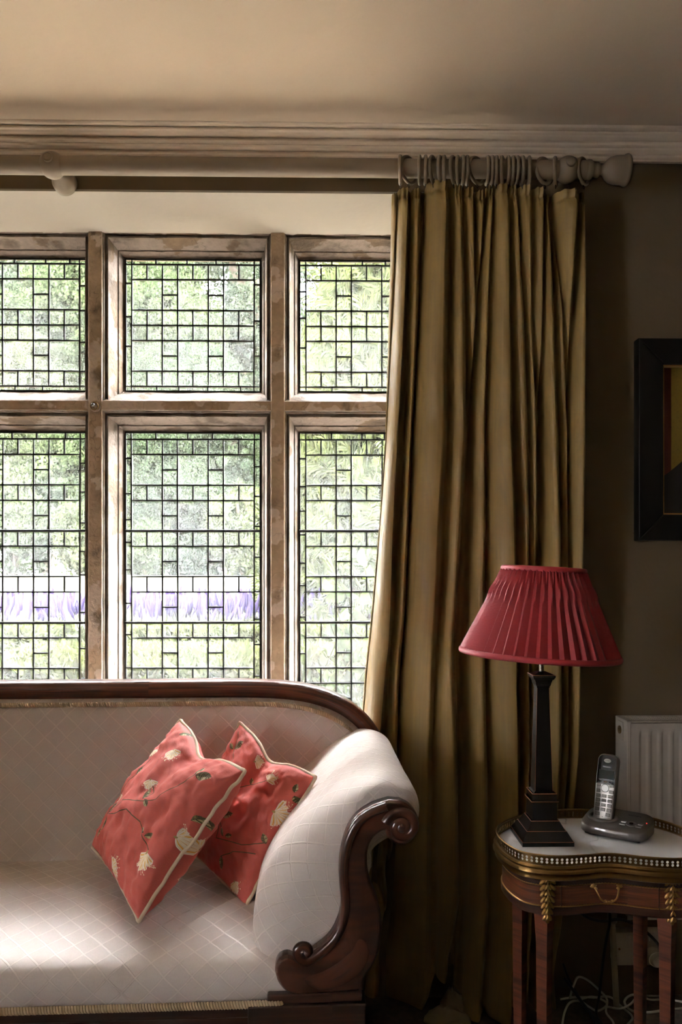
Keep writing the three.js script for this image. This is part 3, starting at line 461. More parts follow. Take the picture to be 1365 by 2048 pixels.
{
  const t = thing('sofa', 'scroll armed mahogany sofa in cream diamond patterned fabric under the window', 'sofa', [0, 0, -1.9], THREE.MathUtils.degToRad(2));
  const Z = (D) => 1.9 - D;                                        // depth from the camera into the sofa's own axes
  const MID = (0.19 + SOFA_L) / 2;
  // --- seat
  const seatProfile = [[0.352, 1.618], [0.375, 1.612], [0.398, 1.612], [0.418, 1.618], [0.434, 1.634], [0.444, 1.66], [0.455, 1.72], [0.468, 1.80], [0.478, 1.90], [0.482, 2.00], [0.478, 2.08], [0.465, 2.13]].map(([y, D]) => new THREE.Vector3(0, y, Z(D)));
  const sc = new THREE.CatmullRomCurve3(seatProfile), sp = sc.getSpacedPoints(60), sl = sc.getLength();
  part('seat', grid(150, 60, (a, b, i, j) => { const x = lerp(-1.40, -0.055, a), p = sp[j], e = Math.min(1, Math.min(-0.055 - x, x + 1.40) / 0.14), top = smooth(0.42, 0.45, p.y), dip = top * (0.016 * (fbm(x * 3.2, p.z * 4, 511, 3) - 0.5) - 0.014 * (1 - smooth(0, 1, e)) - 0.012 * Math.exp(-Math.pow((x + 0.62) / 0.25, 2)) * smooth(0.47, 0.48, p.y)); return [x, p.y + dip, p.z + (1 - top) * 0.004 * (fbm(x * 5, p.y * 9, 513, 2) - 0.5), x / DIA, j / 60 * sl / DIA]; }), damask, t);
  // --- back panel, padded, inside a rail that bends down into the arm
  const outline = [[-0.90, 0.896], [-0.5, 0.896], [-0.21, 0.895], [-0.10, 0.889], [-0.02, 0.874], [0.05, 0.844], [0.103, 0.800], [0.140, 0.745], [0.158, 0.68], [0.160, 0.60]];
  const railPts = outline.map(([x, y]) => new THREE.Vector3(x, y, Z(2.185))), full = [...railPts.map((p) => new THREE.Vector3(2 * MID - p.x, p.y, p.z)).reverse(), ...railPts.slice(1)];
  full.splice(0, full.length, ...[...railPts].reverse().map((p) => new THREE.Vector3(2 * MID - p.x, p.y, p.z)).filter((p) => p.x < MID - 0.2), new THREE.Vector3(MID, 0.896, Z(2.185)), ...railPts.filter((p) => p.x > MID + 0.05));
  const railC = new THREE.CatmullRomCurve3(full, false, 'centripetal'), RN = 260, rp = railC.getSpacedPoints(RN);
  const rprof = [[-0.024, -0.028], [-0.026, 0.004], [-0.023, 0.014], [-0.015, 0.018], [-0.011, 0.024], [0.000, 0.031], [0.010, 0.030], [0.015, 0.025], [0.019, 0.024], [0.024, 0.018], [0.027, 0.008], [0.027, -0.028], [-0.024, -0.028]];   // (outwards, forwards)
  part('top_rail', crease(grid(rprof.length - 1, RN, (a, b, i, j) => { const p = rp[j], tn = rp[Math.min(RN, j + 1)].clone().sub(rp[Math.max(0, j - 1)]).normalize(), n = new THREE.Vector3(-tn.y, tn.x, 0), [o, f] = rprof[i]; return [p.x + n.x * o, p.y + n.y * o, p.z + f, j * 0.008, i * 0.02]; }), 0.7), mahogany, t);
  const yTop = (x) => { let best = 0.6; for (let j = 0; j < RN; j++) { const p = rp[j], q = rp[j + 1]; if ((p.x - x) * (q.x - x) <= 0) { best = lerp(p.y, q.y, clamp((x - p.x) / ((q.x - p.x) || 1e-9))); break; } } return best - 0.016; };
  part('back_panel', grid(140, 44, (a, b) => { const x = lerp(2 * MID - 0.13, 0.13, a), yt = yTop(x), y = lerp(0.42, yt, b), e = Math.min(1, (yt - y) / 0.05), ex = Math.min(1, Math.min(0.13 - x, x - 2 * MID + 0.13) / 0.06), k = Math.sqrt(clamp(1 - (1 - e) * (1 - e))) * Math.sqrt(clamp(1 - (1 - ex) * (1 - ex))); return [x, y, Z(2.19) + 0.012 + k * (0.050 + 0.004 * fbm(x * 4, y * 5, 521, 2)) + (0.86 - y) * 0.06, x / DIA, y / DIA]; }), damask, t);
  part('back_board', boxUV(box(2 * MID - 0.12, 0.12, 0.16, 0.80, Z(2.235), Z(2.205)), 1), mahoganyDark, t);
  const gimpTop = rp.filter((p) => p.y > 0.76).map((p, j, A) => { const tn = A[Math.min(A.length - 1, j + 1)].clone().sub(A[Math.max(0, j - 1)]).normalize(); return new THREE.Vector3(p.x + tn.y * 0.032, p.y - tn.x * 0.030, p.z + 0.050); });
  part('gimp_braid', cordAlong(gimpTop, 0.0042, 0.0105, 0.0031), gimpMat, t);
  const gimpFront = []; for (let k = 0; k <= 40; k++) gimpFront.push(new THREE.Vector3(lerp(-1.45, -0.10, k / 40), 0.354, Z(1.602)));
  part('gimp_braid', cordAlong(gimpFront, 0.0050, 0.0115, 0.0034), gimpMat, t);
  // --- seat rail, corner blocks and feet
  part('seat_rail', boxUV(merge([box(-1.44, -0.14, 0.315, 0.347, Z(1.64), Z(1.622) , 0.006), box(-1.44, -0.14, 0.16, 0.318, Z(1.645), Z(1.628), 0.004)]), 1), mahoganyDark, t);
  part('back_rail', boxUV(box(-1.44, -0.14, 0.16, 0.32, Z(2.2), Z(2.17), 0.004), 1), mahoganyDark, t);
  // --- arms: padded scroll, carved mahogany facing, mirrored at the far end
  const prof = [[-0.158, 0.400], [-0.163, 0.450], [-0.161, 0.510], [-0.146, 0.570], [-0.116, 0.625], [-0.078, 0.672], [-0.034, 0.715], [0.010, 0.752], [0.055, 0.780], [0.100, 0.792], [0.140, 0.786], [0.170, 0.766], [0.186, 0.735], [0.186, 0.704], [0.172, 0.680], [0.148, 0.668], [0.118, 0.660], [0.090, 0.640], [0.074, 0.600], [0.068, 0.540], [0.070, 0.470], [0.074, 0.400]];
  const armMake = (g) => {
    const pc = new THREE.CatmullRomCurve3([...prof, [0.0, 0.392]].map(([x, y]) => new THREE.Vector3(x, y, 0)), true, 'centripetal'), n = 150, ps = pc.getSpacedPoints(n), per = pc.getLength();
    const nrm = ps.map((p, i) => { const a = ps[(i - 1 + n) % n], b = ps[(i + 1) % n], tx = b.x - a.x, ty = b.y - a.y, l = Math.hypot(tx, ty); return [-ty / l, tx / l]; });
    const rr = 0.072, rows = [[1.63, 2.3], [1.63, 2.0], [1.63, 1.7], [1.63, 1.35]];                                     // the inner front edge is softly padded, the scroll itself is tight
    for (let k = 0; k <= 12; k++) { const f = k / 12 * Math.PI / 2; rows.push([1.63 + rr * (1 - Math.cos(f)), 1 - Math.sin(f)]); }
    for (let k = 1; k <= 22; k++) rows.push([lerp(1.63 + rr, 2.15, k / 22), 0]);
    const soft = ps.map((p) => lerp(0.018, rr, smooth(0.09, -0.05, p.x) * smooth(0.395, 0.43, p.y)));
    let run = 0; const vAt = rows.map((r, k) => { if (k) run += Math.hypot(rows[k][0] - rows[k - 1][0], (rows[k][1] - rows[k - 1][1]) * rr); return run; });
    const side = grid(n, rows.length - 1, (a, b, i, j) => { const p = ps[i], q = nrm[i % n], [D, in0] = rows[j], sf = soft[i % n], ins = in0 > 1 ? sf + (in0 - 1) * sf * smooth(0.03, 0.06, sf) : in0 * sf, w = j < 5 ? 0 : 0.003 * (fbm(i * 0.13, D * 7, 531, 2) - 0.5); return [p.x - q[0] * (ins - w), p.y - q[1] * (ins - w), Z(D), a * per / DIA, vAt[j] / DIA]; }, true);
    part('arm_pad', side, damask, g);
    const s = new THREE.Shape(ps.slice(0, n).map((p, i) => new THREE.Vector2(p.x - nrm[i][0] * soft[i], p.y - nrm[i][1] * soft[i]))); const cap = new THREE.ShapeGeometry(s); cap.translate(0, 0, Z(1.63)); const uv = cap.attributes.uv; for (let i = 0; i < uv.count; i++) uv.setXY(i, uv.getX(i) / DIA, uv.getY(i) / DIA); cap.translate(0, 0, -0.0015);
    part('arm_front', cap, damask, g);
    // carved facing, drawn in units of 1/3769 m
    const q = (x, y) => new THREE.Vector2((x - 587.8) / 3769, 0.8 - (y - 0) / 3769 - 0.0025);
    const left = [[1020, 152], [900, 190], [790, 255], [720, 340], [678, 440], [650, 560], [640, 700], [650, 850], [655, 960], [630, 1070], [570, 1180], [490, 1255], [440, 1290], [400, 1330], [350, 1345], [300, 1330], [245, 1312], [190, 1335], [160, 1390], [160, 1450], [190, 1530], [250, 1590], [330, 1615]];
    const right = [[830, 1590], [835, 1500], [900, 1400], [945, 1290], [965, 1150], [960, 1020], [930, 900], [885, 790], [858, 670], [855, 560], [875, 480], [920, 420], [985, 385], [1010, 440], [1070, 488], [1140, 495], [1200, 460], [1245, 390], [1252, 330], [1230, 260], [1180, 200], [1110, 162]];
    const sh = new THREE.Shape(new THREE.SplineCurve([...left.map((p) => q(...p))]).getPoints(120).concat(new THREE.SplineCurve(right.map((p) => q(...p))).getPoints(120)));
    const fg = new THREE.ExtrudeGeometry(sh, { depth: 0.03, bevelEnabled: true, bevelThickness: 0.012, bevelSize: 0.010, bevelOffset: -0.010, bevelSegments: 5, curveSegments: 4 }); fg.translate(0, 0, Z(1.64));
    part('carved_facing', boxUV(crease(fg, 0.9), 2), facingWood, g);
    const V3 = (x, y, d = 0) => { const p = q(x, y); return new THREE.Vector3(p.x, p.y, Z(1.600) + d); };
    // raised roll along the inner edge, ending in a small lower scroll
    const roll = [[1000, 195], [900, 232], [808, 290], [745, 370], [708, 460], [683, 570], [674, 700], [683, 850], [686, 960], [662, 1082], [600, 1198], [520, 1275], [450, 1325], [385, 1350], [335, 1325], [320, 1275], [350, 1240], [395, 1245], [410, 1280], [388, 1300]].map(([x, y]) => V3(x, y, 0.0));
    part('inner_roll', tube(roll, 0.0092, 170, 10), facingWood, g);
    // upper volute: a spiral that tightens to the eye
    const vol = []; for (let k = 0; k <= 60; k++) { const s = k / 60, a = 2.9 - s * Math.PI * 3.35, r = lerp(128, 22, Math.pow(s, 0.8)); vol.push(V3(1118 + Math.cos(a) * r * 0.98, 350 - Math.sin(a) * r * 0.98, 0.006 * s)); }
    const vc = new THREE.CatmullRomCurve3(vol), vp = vc.getPoints(140);
    part('volute', grid(10, 140, (a, b, i, j) => { const p = vp[j], tn = vp[Math.min(140, j + 1)].clone().sub(vp[Math.max(0, j - 1)]).normalize(), nn = new THREE.Vector3(-tn.y, tn.x, 0), r = lerp(0.0115, 0.0065, b), f = a * Math.PI * 2; return [p.x + nn.x * Math.cos(f) * r, p.y + nn.y * Math.cos(f) * r, p.z + Math.sin(f) * r, b * 0.4, a * 0.06]; }, true), facingWood, g);
    part('volute_eye', new THREE.SphereGeometry(0.0115, 20, 14).scale(1, 1, 0.75).translate(...V3(1112, 352, 0.004).toArray()), facingWood, g);
    // swelling of the lower body
    part('lower_swell', grid(30, 18, (a, b) => { const f = a * Math.PI * 2, r = Math.sin(b * Math.PI / 2), c = [[790, 1150], [800, 1300], [700, 1420], [520, 1500], [330, 1480]]; const p = new THREE.CatmullRomCurve3(c.map((k) => V3(...k))); const s = 0.5 + 0.5 * Math.cos(f) * r, m = p.getPoint(s), tn = p.getTangent(s), nn = new THREE.Vector3(-tn.y, tn.x, 0), w = Math.sin(f) * r * 0.026; return [m.x + nn.x * w, m.y + nn.y * w, m.z + 0.010 * Math.cos(b * Math.PI / 2) - 0.003, a * 0.2, b * 0.1]; }), facingWood, g);
    part('corner_block', boxUV(merge([box(-0.168, 0.068, 0.16, 0.354, Z(1.69), Z(1.592), 0.004), box(-0.130, 0.06, 0.353, 0.374, Z(1.68), Z(1.60), 0.005), box(-0.125, 0.06, 0.16, 0.40, Z(2.2), Z(1.69), 0.004)]), 1), mahoganyDark, g);
    for (const [fz, k] of [[1.64, 1], [2.16, -1]]) part('foot', tube([[-0.04, 0.18, Z(fz)], [-0.03, 0.12, Z(fz) + 0.01 * k], [-0.005, 0.06, Z(fz) + 0.03 * k], [0.03, 0.0, Z(fz) + 0.05 * k]].map((p) => new THREE.Vector3(...p)), 0.026, 20, 10), mahoganyDark, g);
  };
  const arm = new THREE.Group(); arm.name = 'arm'; t.add(arm); armMake(arm);
  const arm2 = arm.clone(); arm2.scale.x = -1; arm2.position.x = 2 * MID; t.add(arm2);
}

// ================================================================= cushions
function cushionTex(seed, shift, flowers, leaves, stems) {                // motifs lie on the swelling of the cushion, so they move with it
  const mv = ([x, y, ...q]) => [Math.min(0.97, x + shift * Math.pow(Math.max(0, 16 * clamp(x) * (1 - clamp(x)) * clamp(y) * (1 - clamp(y))), 0.42) + (x < 0.06 ? shift * 0.35 : 0)), y, ...q]; flowers = flowers.map(mv); leaves = leaves.map(mv); stems = stems.map((st) => st.map(mv));
  const N = 1024, c = document.createElement('canvas'); c.width = c.height = N; const g = c.getContext('2d'), r = mulberry(seed);
  g.fillStyle = 'rgb(186,84,73)'; g.fillRect(0, 0, N, N);
  for (let i = 0; i < 9000; i++) { const k = r(); g.fillStyle = k < 0.5 ? 'rgba(160,60,52,0.10)' : 'rgba(205,98,82,0.10)'; g.fillRect(r() * N, r() * N, 1 + 14 * r(), 1.3); g.fillRect(r() * N, r() * N, 1.3, 1 + 14 * r()); }
  const thread = (x0, y0, x1, y1, cx, cy, w, s) => { g.strokeStyle = s; g.lineWidth = w; g.lineCap = 'round'; g.beginPath(); g.moveTo(x0, y0); g.quadraticCurveTo(cx, cy, x1, y1); g.stroke(); };
  for (const st of stems) { g.strokeStyle = 'rgb(84,66,40)'; g.lineWidth = 7; g.lineCap = 'round'; g.lineJoin = 'round'; g.beginPath(); st.forEach(([x, y], i) => { const X = x * N, Y = y * N; if (!i) g.moveTo(X, Y); else { const [px, py] = st[i - 1]; g.quadraticCurveTo(px * N + (x - px) * N * 0.5 + 14 * (i % 2 ? 1 : -1), py * N + (y - py) * N * 0.5, X, Y); } }); g.stroke(); }
  for (const [x, y, a, L, w] of leaves) {
    g.save(); g.translate(x * N, y * N); g.rotate(a);
    g.fillStyle = 'rgb(66,58,34)'; g.beginPath(); g.moveTo(0, 0); g.bezierCurveTo(w, -L * 0.3, w, -L * 0.75, 0, -L); g.bezierCurveTo(-w, -L * 0.75, -w, -L * 0.3, 0, 0); g.fill();
    for (let k = 0; k < 60; k++) { const t = 0.06 + 0.9 * r(), s = r() < 0.5 ? -1 : 1, m = w * 0.74 * Math.sin(Math.PI * Math.pow(t, 0.8)); thread(0, -L * t, s * m, -L * (t + 0.10), s * m * 0.5, -L * (t + 0.02), 2.2, s > 0 ? ['rgb(178,160,112)', 'rgb(206,192,150)', 'rgb(140,122,78)'][k % 3] : ['rgb(96,84,48)', 'rgb(122,106,66)', 'rgb(78,68,40)'][k % 3]); }
    thread(0, 0, 0, -L * 0.95, w * 0.08, -L * 0.5, 3, 'rgb(60,48,28)'); g.restore();
  }
  for (const [x, y, a, S] of flowers) {
    g.save(); g.translate(x * N, y * N); g.rotate(a);
    for (let k = 0; k < 9; k++) {                                    // petals fan out and curl
      const f = (k - 4) * 0.33 + (r() - 0.5) * 0.15, L = S * (0.75 + 0.4 * r()), ex = Math.sin(f) * L, ey = -Math.cos(f) * L, px = Math.cos(f), py = Math.sin(f), W = S * 0.14;
      for (let q = -5; q <= 5; q++) thread(0, S * 0.12, ex + px * W * q / 5, ey + py * W * q / 5, ex * 0.45 + px * W * q / 3.2, ey * 0.45 + py * W * q / 3.2, 3, Math.abs(q) < 2 ? ['rgb(214,160,72)', 'rgb(226,184,110)'][k % 2] : ['rgb(228,214,196)', 'rgb(240,232,220)', 'rgb(206,188,166)'][(k + q + 9) % 3]);
      thread(ex, ey, ex + px * W * 1.6, ey + S * 0.12, ex + px * W * 1.5, ey - S * 0.16, 4, 'rgb(236,226,212)');
    }
    for (let k = 0; k < 12; k++) { const f = (r() - 0.5) * 2.9, L = S * (1.05 + 0.35 * r()); thread(0, 0, Math.sin(f) * L, -Math.cos(f) * L, Math.sin(f * 0.6) * L * 0.7, -Math.cos(f * 0.6) * L * 0.7, 1.8, 'rgb(232,214,180)'); g.fillStyle = 'rgb(232,214,180)'; g.beginPath(); g.arc(Math.sin(f) * L, -Math.cos(f) * L, 3.2, 0, 7); g.fill(); }
    g.fillStyle = 'rgb(150,128,78)'; g.beginPath(); g.ellipse(0, S * 0.16, S * 0.10, S * 0.16, 0, 0, 7); g.fill(); g.restore();
  }
  const t = new THREE.CanvasTexture(c); t.colorSpace = THREE.SRGBColorSpace; t.anisotropy = 4; return t;
}
const clothBump = tex(256, 256, (u, v) => 0.5 * fbm(u * 90, v * 90, 601, 2, 90) + 0.5 * fbm(u * 10, v * 10, 603, 3, 10));
const pipingMat = std(col(0.68, 0.55, 0.40), 0.8, { bumpMap: clothBump, bumpScale: 0.001 });
function cushion(label, A, B, C, D, thick, back, dent, seed, art) {
  const v3 = (p) => new THREE.Vector3(...p); [A, B, C, D] = [A, B, C, D].map(v3);
  const base = A.clone().add(B).add(C).add(D).multiplyScalar(0.25); base.y = Math.min(C.y, D.y);
  const t = thing('cushion', label, 'cushion', base.toArray(), 0, 'coral embroidered cushions on the sofa');
  const n = B.clone().sub(A).cross(D.clone().sub(A)).normalize(); if (n.z < 0) n.negate();
  const flat = (u, v) => {                                          // u, v in -1..1, edges drawn in between the corners
    const bow = 0.055, du = u * (1 - bow * (1 - v * v)), dv = v * (1 - bow * (1 - u * u)) - dent * Math.exp(-Math.pow((u - 0.02) / 0.34, 2)) * Math.pow((1 + v) / 2, 2.5), s = (du + 1) / 2, q = (1 - dv) / 2;
    return A.clone().multiplyScalar((1 - s) * (1 - q)).addScaledVector(B, s * (1 - q)).addScaledVector(C, s * q).addScaledVector(D, (1 - s) * q).sub(base);
  };
  const face = (sgn, h) => grid(72, 72, (a, b) => {
    const u = a * 2 - 1, v = 1 - b * 2, p = flat(u, v), e = Math.max(0, (1 - u * u) * (1 - v * v)), k = Math.pow(e, 0.42), edge = 1 - Math.pow(e, 0.3);
    const chop = Math.exp(-Math.pow((u - 0.02) / 0.16, 2)) * smooth(-0.1, 1, v) * 0.45 * (dent > 0.1 ? 1 : 0.3);
    const wr = 0.028 * (fbm(u * 2.2 + 9, v * 2.2, seed, 3) - 0.5) + 0.014 * (Math.abs(fbm(u * 3.5 + v * 2.2, v * 2.0 - u, seed + 9, 3) - 0.5) - 0.1) + edge * 0.034 * (fbm((u + v) * 8, (u - v) * 8, seed + 5, 2) - 0.5);
    p.addScaledVector(n, sgn * (h * k * (1 - chop) + wr * Math.min(1, k * 1.6))); return [p.x, p.y, p.z, a, 1 - b];
  });
  const cloth = phys(0xffffff, 0.72, { map: art, bumpMap: rep(clothBump, 4), bumpScale: 0.0005, sheen: 0.35, sheenColor: col(0.9, 0.5, 0.45), sheenRoughness: 0.4, side: THREE.DoubleSide });
  part('front_cover', face(1, thick), cloth, t); part('back_cover', face(-1, back), cloth, t);
  const edge = []; for (let s = 0; s < 4; s++) for (let k = 0; k < 26; k++) { const q = -1 + 2 * k / 26, p = flat(...[[q, 1], [1, -q], [-q, -1], [-1, q]][s]); edge.push(p.addScaledVector(n, 0.007 * (vnoise(k * 0.6, s, seed) - 0.5))); }
  part('piping', tube(edge, 0.0044, 320, 8, true), pipingMat, t);
  return t;
}
cushion('front coral cushion with flower embroidery and cream piping, leaning on the other cushion', [-0.372, 0.838, -2.04], [-0.180, 0.778, -1.76], [-0.392, 0.490, -1.67], [-0.575, 0.545, -1.965], 0.066, 0.080, 0.16, 611,
  cushionTex(612, 0.12, [[0.33, 0.36, 2.5, 62], [0.75, 0.71, 2.9, 84], [0.27, 0.13, 2.3, 66], [0.50, 0.95, 0.6, 70], [0.06, 0.28, -0.6, 50], [0.05, 0.64, -0.5, 44], [0.93, 0.52, 1.2, 66]],
    [[0.39, 0.48, -0.2, 88, 30], [0.41, 0.47, 1.9, 80, 28], [0.70, 0.17, 1.25, 110, 46], [0.69, 0.17, -0.1, 66, 22], [0.07, 0.74, 0.1, 120, 30], [0.10, 0.75, 2.7, 105, 26], [0.62, 0.63, -1.4, 66, 22], [0.64, 0.64, 0.9, 66, 24], [0.03, 0.44, 0.5, 80, 24], [0.12, 0.90, 0.3, 64, 20], [0.17, 0.05, 0.8, 80, 26], [0.9, 0.4, 0.5, 60, 20]],
    [[[0.06, 0.75], [0.18, 0.60], [0.36, 0.51], [0.53, 0.42], [0.63, 0.29], [0.69, 0.17]], [[0.09, 0.74], [0.21, 0.68], [0.30, 0.61], [0.50, 0.60], [0.65, 0.66], [0.74, 0.68]], [[0.39, 0.47], [0.43, 0.40], [0.36, 0.35]], [[0.07, 0.74], [0.06, 0.61], [0.03, 0.46], [0.08, 0.30]]]));
cushion('rear coral cushion with flower embroidery tucked against the sofa arm', [-0.222, 0.828, -2.055], [-0.026, 0.738, -1.86], [-0.182, 0.462, -1.80], [-0.375, 0.535, -2.02], 0.055, 0.050, 0.15, 631,
  cushionTex(632, 0.09, [[0.86, 0.34, 1.5, 90], [0.63, 0.16, 0.4, 64], [0.12, 0.75, -0.4, 60], [0.38, 0.08, 0.8, 50], [0.80, 0.92, 2.4, 60]],
    [[0.10, 0.16, 0.5, 100, 38], [0.09, 0.17, -1.3, 70, 22], [0.40, 0.58, 0.9, 110, 36], [0.52, 0.69, -1.1, 80, 26], [0.54, 0.68, 1.0, 60, 22], [0.57, 0.82, 2.8, 100, 40], [0.92, 0.56, -0.7, 70, 30], [0.90, 0.16, -0.3, 66, 26], [0.92, 0.18, 2.2, 70, 26], [0.45, 0.25, -0.6, 60, 22], [0.25, 0.9, 0.4, 80, 28]],
    [[[0.02, 0.05], [0.10, 0.16], [0.20, 0.24], [0.27, 0.28]], [[0.61, 0.17], [0.45, 0.25], [0.31, 0.42], [0.37, 0.60], [0.52, 0.69]], [[0.37, 0.60], [0.45, 0.74], [0.72, 0.66], [0.92, 0.55]], [[0.57, 0.83], [0.67, 0.74], [0.86, 0.66]]]));

// ================================================================= kidney shaped table
const TT = 0.640;
const kidney = new THREE.CatmullRomCurve3([[0.362, 1.70], [0.366, 1.635], [0.388, 1.583], [0.427, 1.562], [0.470, 1.558], [0.511, 1.564], [0.548, 1.570], [0.580, 1.565], [0.615, 1.552], [0.652, 1.543], [0.692, 1.541], [0.735, 1.555], [0.768, 1.592], [0.783, 1.65], [0.775, 1.72], [0.742, 1.785], [0.690, 1.830], [0.635, 1.853], [0.575, 1.862], [0.515, 1.852], [0.455, 1.826], [0.404, 1.784], [0.374, 1.742]].map(([x, D]) => new THREE.Vector3(x - 0.57, 0, 1.70 - D)), true, 'centripetal');
const KN = 260, kp = kidney.getSpacedPoints(KN), kn = kp.map((p, i) => { const a = kp[(i - 1 + KN) % KN], b = kp[(i + 1) % KN], tx = b.x - a.x, tz = b.z - a.z, l = Math.hypot(tx, tz); return [-tz / l, tx / l]; }), kL = kidney.getLength();
kn[KN] = kn[0];
function kidneyBand(prof, uvS = 1) { return grid(prof.length - 1, KN, (a, b, i, j) => { const p = kp[j % KN], n = kn[j % KN], [o, y] = prof[i]; return [p.x + n[0] * o, y, p.z + n[1] * o, b * kL * uvS, y * uvS]; }); }
function kidneyRope(off, y, r, from = 0, to = 1) { const L = Math.round(600 * (to - from)); return grid(6, L, (a, b, i, j) => { const s = lerp(from, to, b) * KN, k = Math.floor(s) % KN, f = s - Math.floor(s), p = kp[k].clone().lerp(kp[(k + 1) % KN], f), n = kn[k], q = a * 6.2832, rr = r * (1 + 0.28 * Math.sin(j * 2.2 + 2 * q)); return [p.x + n[0] * (off + Math.cos(q) * rr), y + Math.sin(q) * rr, p.z + n[1] * (off + Math.cos(q) * rr)]; }); }
{
  const sgn = (() => { const n = kn[0]; return n[0] < 0 ? 1 : -1; })(); if (sgn < 0) kn.forEach((n) => { n[0] *= -1; n[1] *= -1; });
  const t = thing('side_table', 'kidney shaped mahogany side table with marble top and brass gallery', 'side table', [0.57, 0, -1.70]);
  const veneer = phys(0xffffff, 0.3, { map: rep(woodTex([0.055, 0.014, 0.006], [0.16, 0.045, 0.016], 701), 3, 8), clearcoat: 0.4, clearcoatRoughness: 0.2 });
  const marble = phys(0xffffff, 0.22, { map: tex(1024, 1024, (u, v) => { const w = fbm(u * 6 + 2 * fbm(u * 4, v * 4, 711, 4), v * 6 + 2 * fbm(u * 4 + 7, v * 4, 713, 4), 715, 5), vein = smooth(0.035, 0.0, Math.abs(w - 0.5)) * smooth(0.35, 0.7, fbm(u * 5, v * 5, 717, 3)), cl = fbm(u * 8, v * 8, 719, 4); const k = 0.70 + 0.16 * cl - 0.34 * vein; return [k * 0.95, k * 0.94, k * 0.93]; }, true) });
  const inner = new THREE.Shape(kp.slice(0, KN).map((p, i) => new THREE.Vector2(p.x - kn[i][0] * 0.003, -(p.z - kn[i][1] * 0.003))));
  const mg = new THREE.ExtrudeGeometry(inner, { depth: 0.012, bevelEnabled: false }); mg.rotateX(-Math.PI / 2); mg.translate(0, TT - 0.012, 0); part('marble_top', boxUV(mg, 1.4, 0.3, 0.3), marble, t);
  part('brass_moulding', crease(kidneyBand([[-0.004, 0.641], [0.004, 0.641], [0.006, 0.637], [0.004, 0.633], [0.0065, 0.630], [0.0075, 0.626], [0.004, 0.623], [0.002, 0.617], [0.003, 0.613], [-0.002, 0.610], [-0.012, 0.610]]), 0.6), brass, t);
  // pierced gallery: figure of eight holes, bent round the outline
  {
    const n = Math.round(kL / 0.0098), p = kL / n, h = 0.0175, s = new THREE.Shape([[0, 0], [p, 0], [p, h], [0, h]].map((q) => new THREE.Vector2(...q)));
    for (const y of [h / 2 - 0.0029, h / 2 + 0.0029]) { const c = new THREE.Path(); c.absarc(p / 2, y, 0.0027, 0, Math.PI * 2, true); s.holes.push(c); }
    const cell = new THREE.ExtrudeGeometry(s, { depth: 0.0012, bevelEnabled: false, curveSegments: 8 }), src = plain(cell).attributes.position, pos = new Float32Array(src.count * n * 3);
    for (let c = 0; c < n; c++) for (let i = 0; i < src.count; i++) { const sa = ((c * p + src.getX(i)) / kL) * KN, k = Math.floor(sa) % KN, f = sa - Math.floor(sa), q = kp[k].clone().lerp(kp[(k + 1) % KN], f), m = kn[k], o = src.getZ(i) - 0.001, at = (c * src.count + i) * 3; pos[at] = q.x + m[0] * o; pos[at + 1] = 0.641 + src.getY(i); pos[at + 2] = q.z + m[1] * o; }
    const g = new THREE.BufferGeometry(); g.setAttribute('position', new THREE.BufferAttribute(pos, 3)); g.computeVertexNormals(); part('pierced_gallery', g, oldBrass, t);
    part('gallery_rail', kidneyBand([0, 1, 2, 3, 4, 5, 6, 7, 8].map((k) => [Math.cos(k * Math.PI / 4) * 0.0019 - 0.0004, 0.6598 + Math.sin(k * Math.PI / 4) * 0.0019])), brass, t);
  }
  part('upper_band', kidneyBand([[-0.010, 0.611], [-0.010, 0.598]], 1), mahoganyDark, t);
  part('apron', kidneyBand([[-0.012, 0.599], [-0.012, 0.556]], 1), veneer, t);
  part('lower_band', crease(kidneyBand([[-0.0115, 0.557], [-0.0095, 0.555], [-0.0095, 0.541], [-0.012, 0.538], [-0.03, 0.538]], 1), 0.5), mahoganyDark, t);
  const under = new THREE.ShapeGeometry(inner); under.rotateX(-Math.PI / 2); under.scale(0.93, 1, 0.9); under.translate(0, 0.542, 0); part('underside', under, std(col(0.03, 0.02, 0.015), 0.9, { side: THREE.DoubleSide }), t);
  part('brass_line', kidneyRope(-0.011, 0.5975, 0.0017), giltBrass, t); part('brass_line', kidneyRope(-0.011, 0.5565, 0.0017), giltBrass, t);
  // legs: square in section, set corner forward, with gilt leaf mounts
  const legAt = [[0.434, 1.590, 1], [0.676, 1.578, 1], [0.425, 1.755, 0], [0.700, 1.775, 0]];
  for (const [x, D, front] of legAt) {
    const L = [[0.610, 0.0215, 0], [0.545, 0.0215, 0], [0.520, 0.0200, 0.001], [0.480, 0.0170, 0.001], [0.30, 0.0150, 0], [0.12, 0.0125, -0.001], [0.04, 0.0115, 0.001], [0, 0.0125, 0.004]];
    const leg = part('leg', crease(grid(4, L.length - 1, (a, b, i, j) => { const [y, r, o] = L[j], q = i / 4 * Math.PI * 2; return [Math.sin(q) * r, y, Math.cos(q) * r * 1.0 + o, i * 0.03, y]; }), 0.3), mahogany, t); leg.position.set(x - 0.57, 0, 1.70 - D);
    if (front) {
      const parts = [], r = mulberry(721);
      for (let k = 0; k < 7; k++) for (const s of [-1, 1]) { const v = k / 6, w = 0.0125 * (1 - 0.55 * Math.pow(v, 2.2)), g = new THREE.SphereGeometry(1, 8, 6); g.scale(0.0040, 0.0086, 0.0040); g.rotateZ(s * (0.80 - 0.25 * v)); g.translate(s * w * 0.78, -0.004 - v * 0.072, 0.003 * Math.cos(v * 2)); parts.push(g); const g2 = new THREE.SphereGeometry(1, 7, 5); g2.scale(0.0030, 0.0070, 0.0042); g2.rotateZ(s * 0.5); g2.translate(s * w * 0.24, -0.003 - v * 0.072, 0.0046); parts.push(g2); }
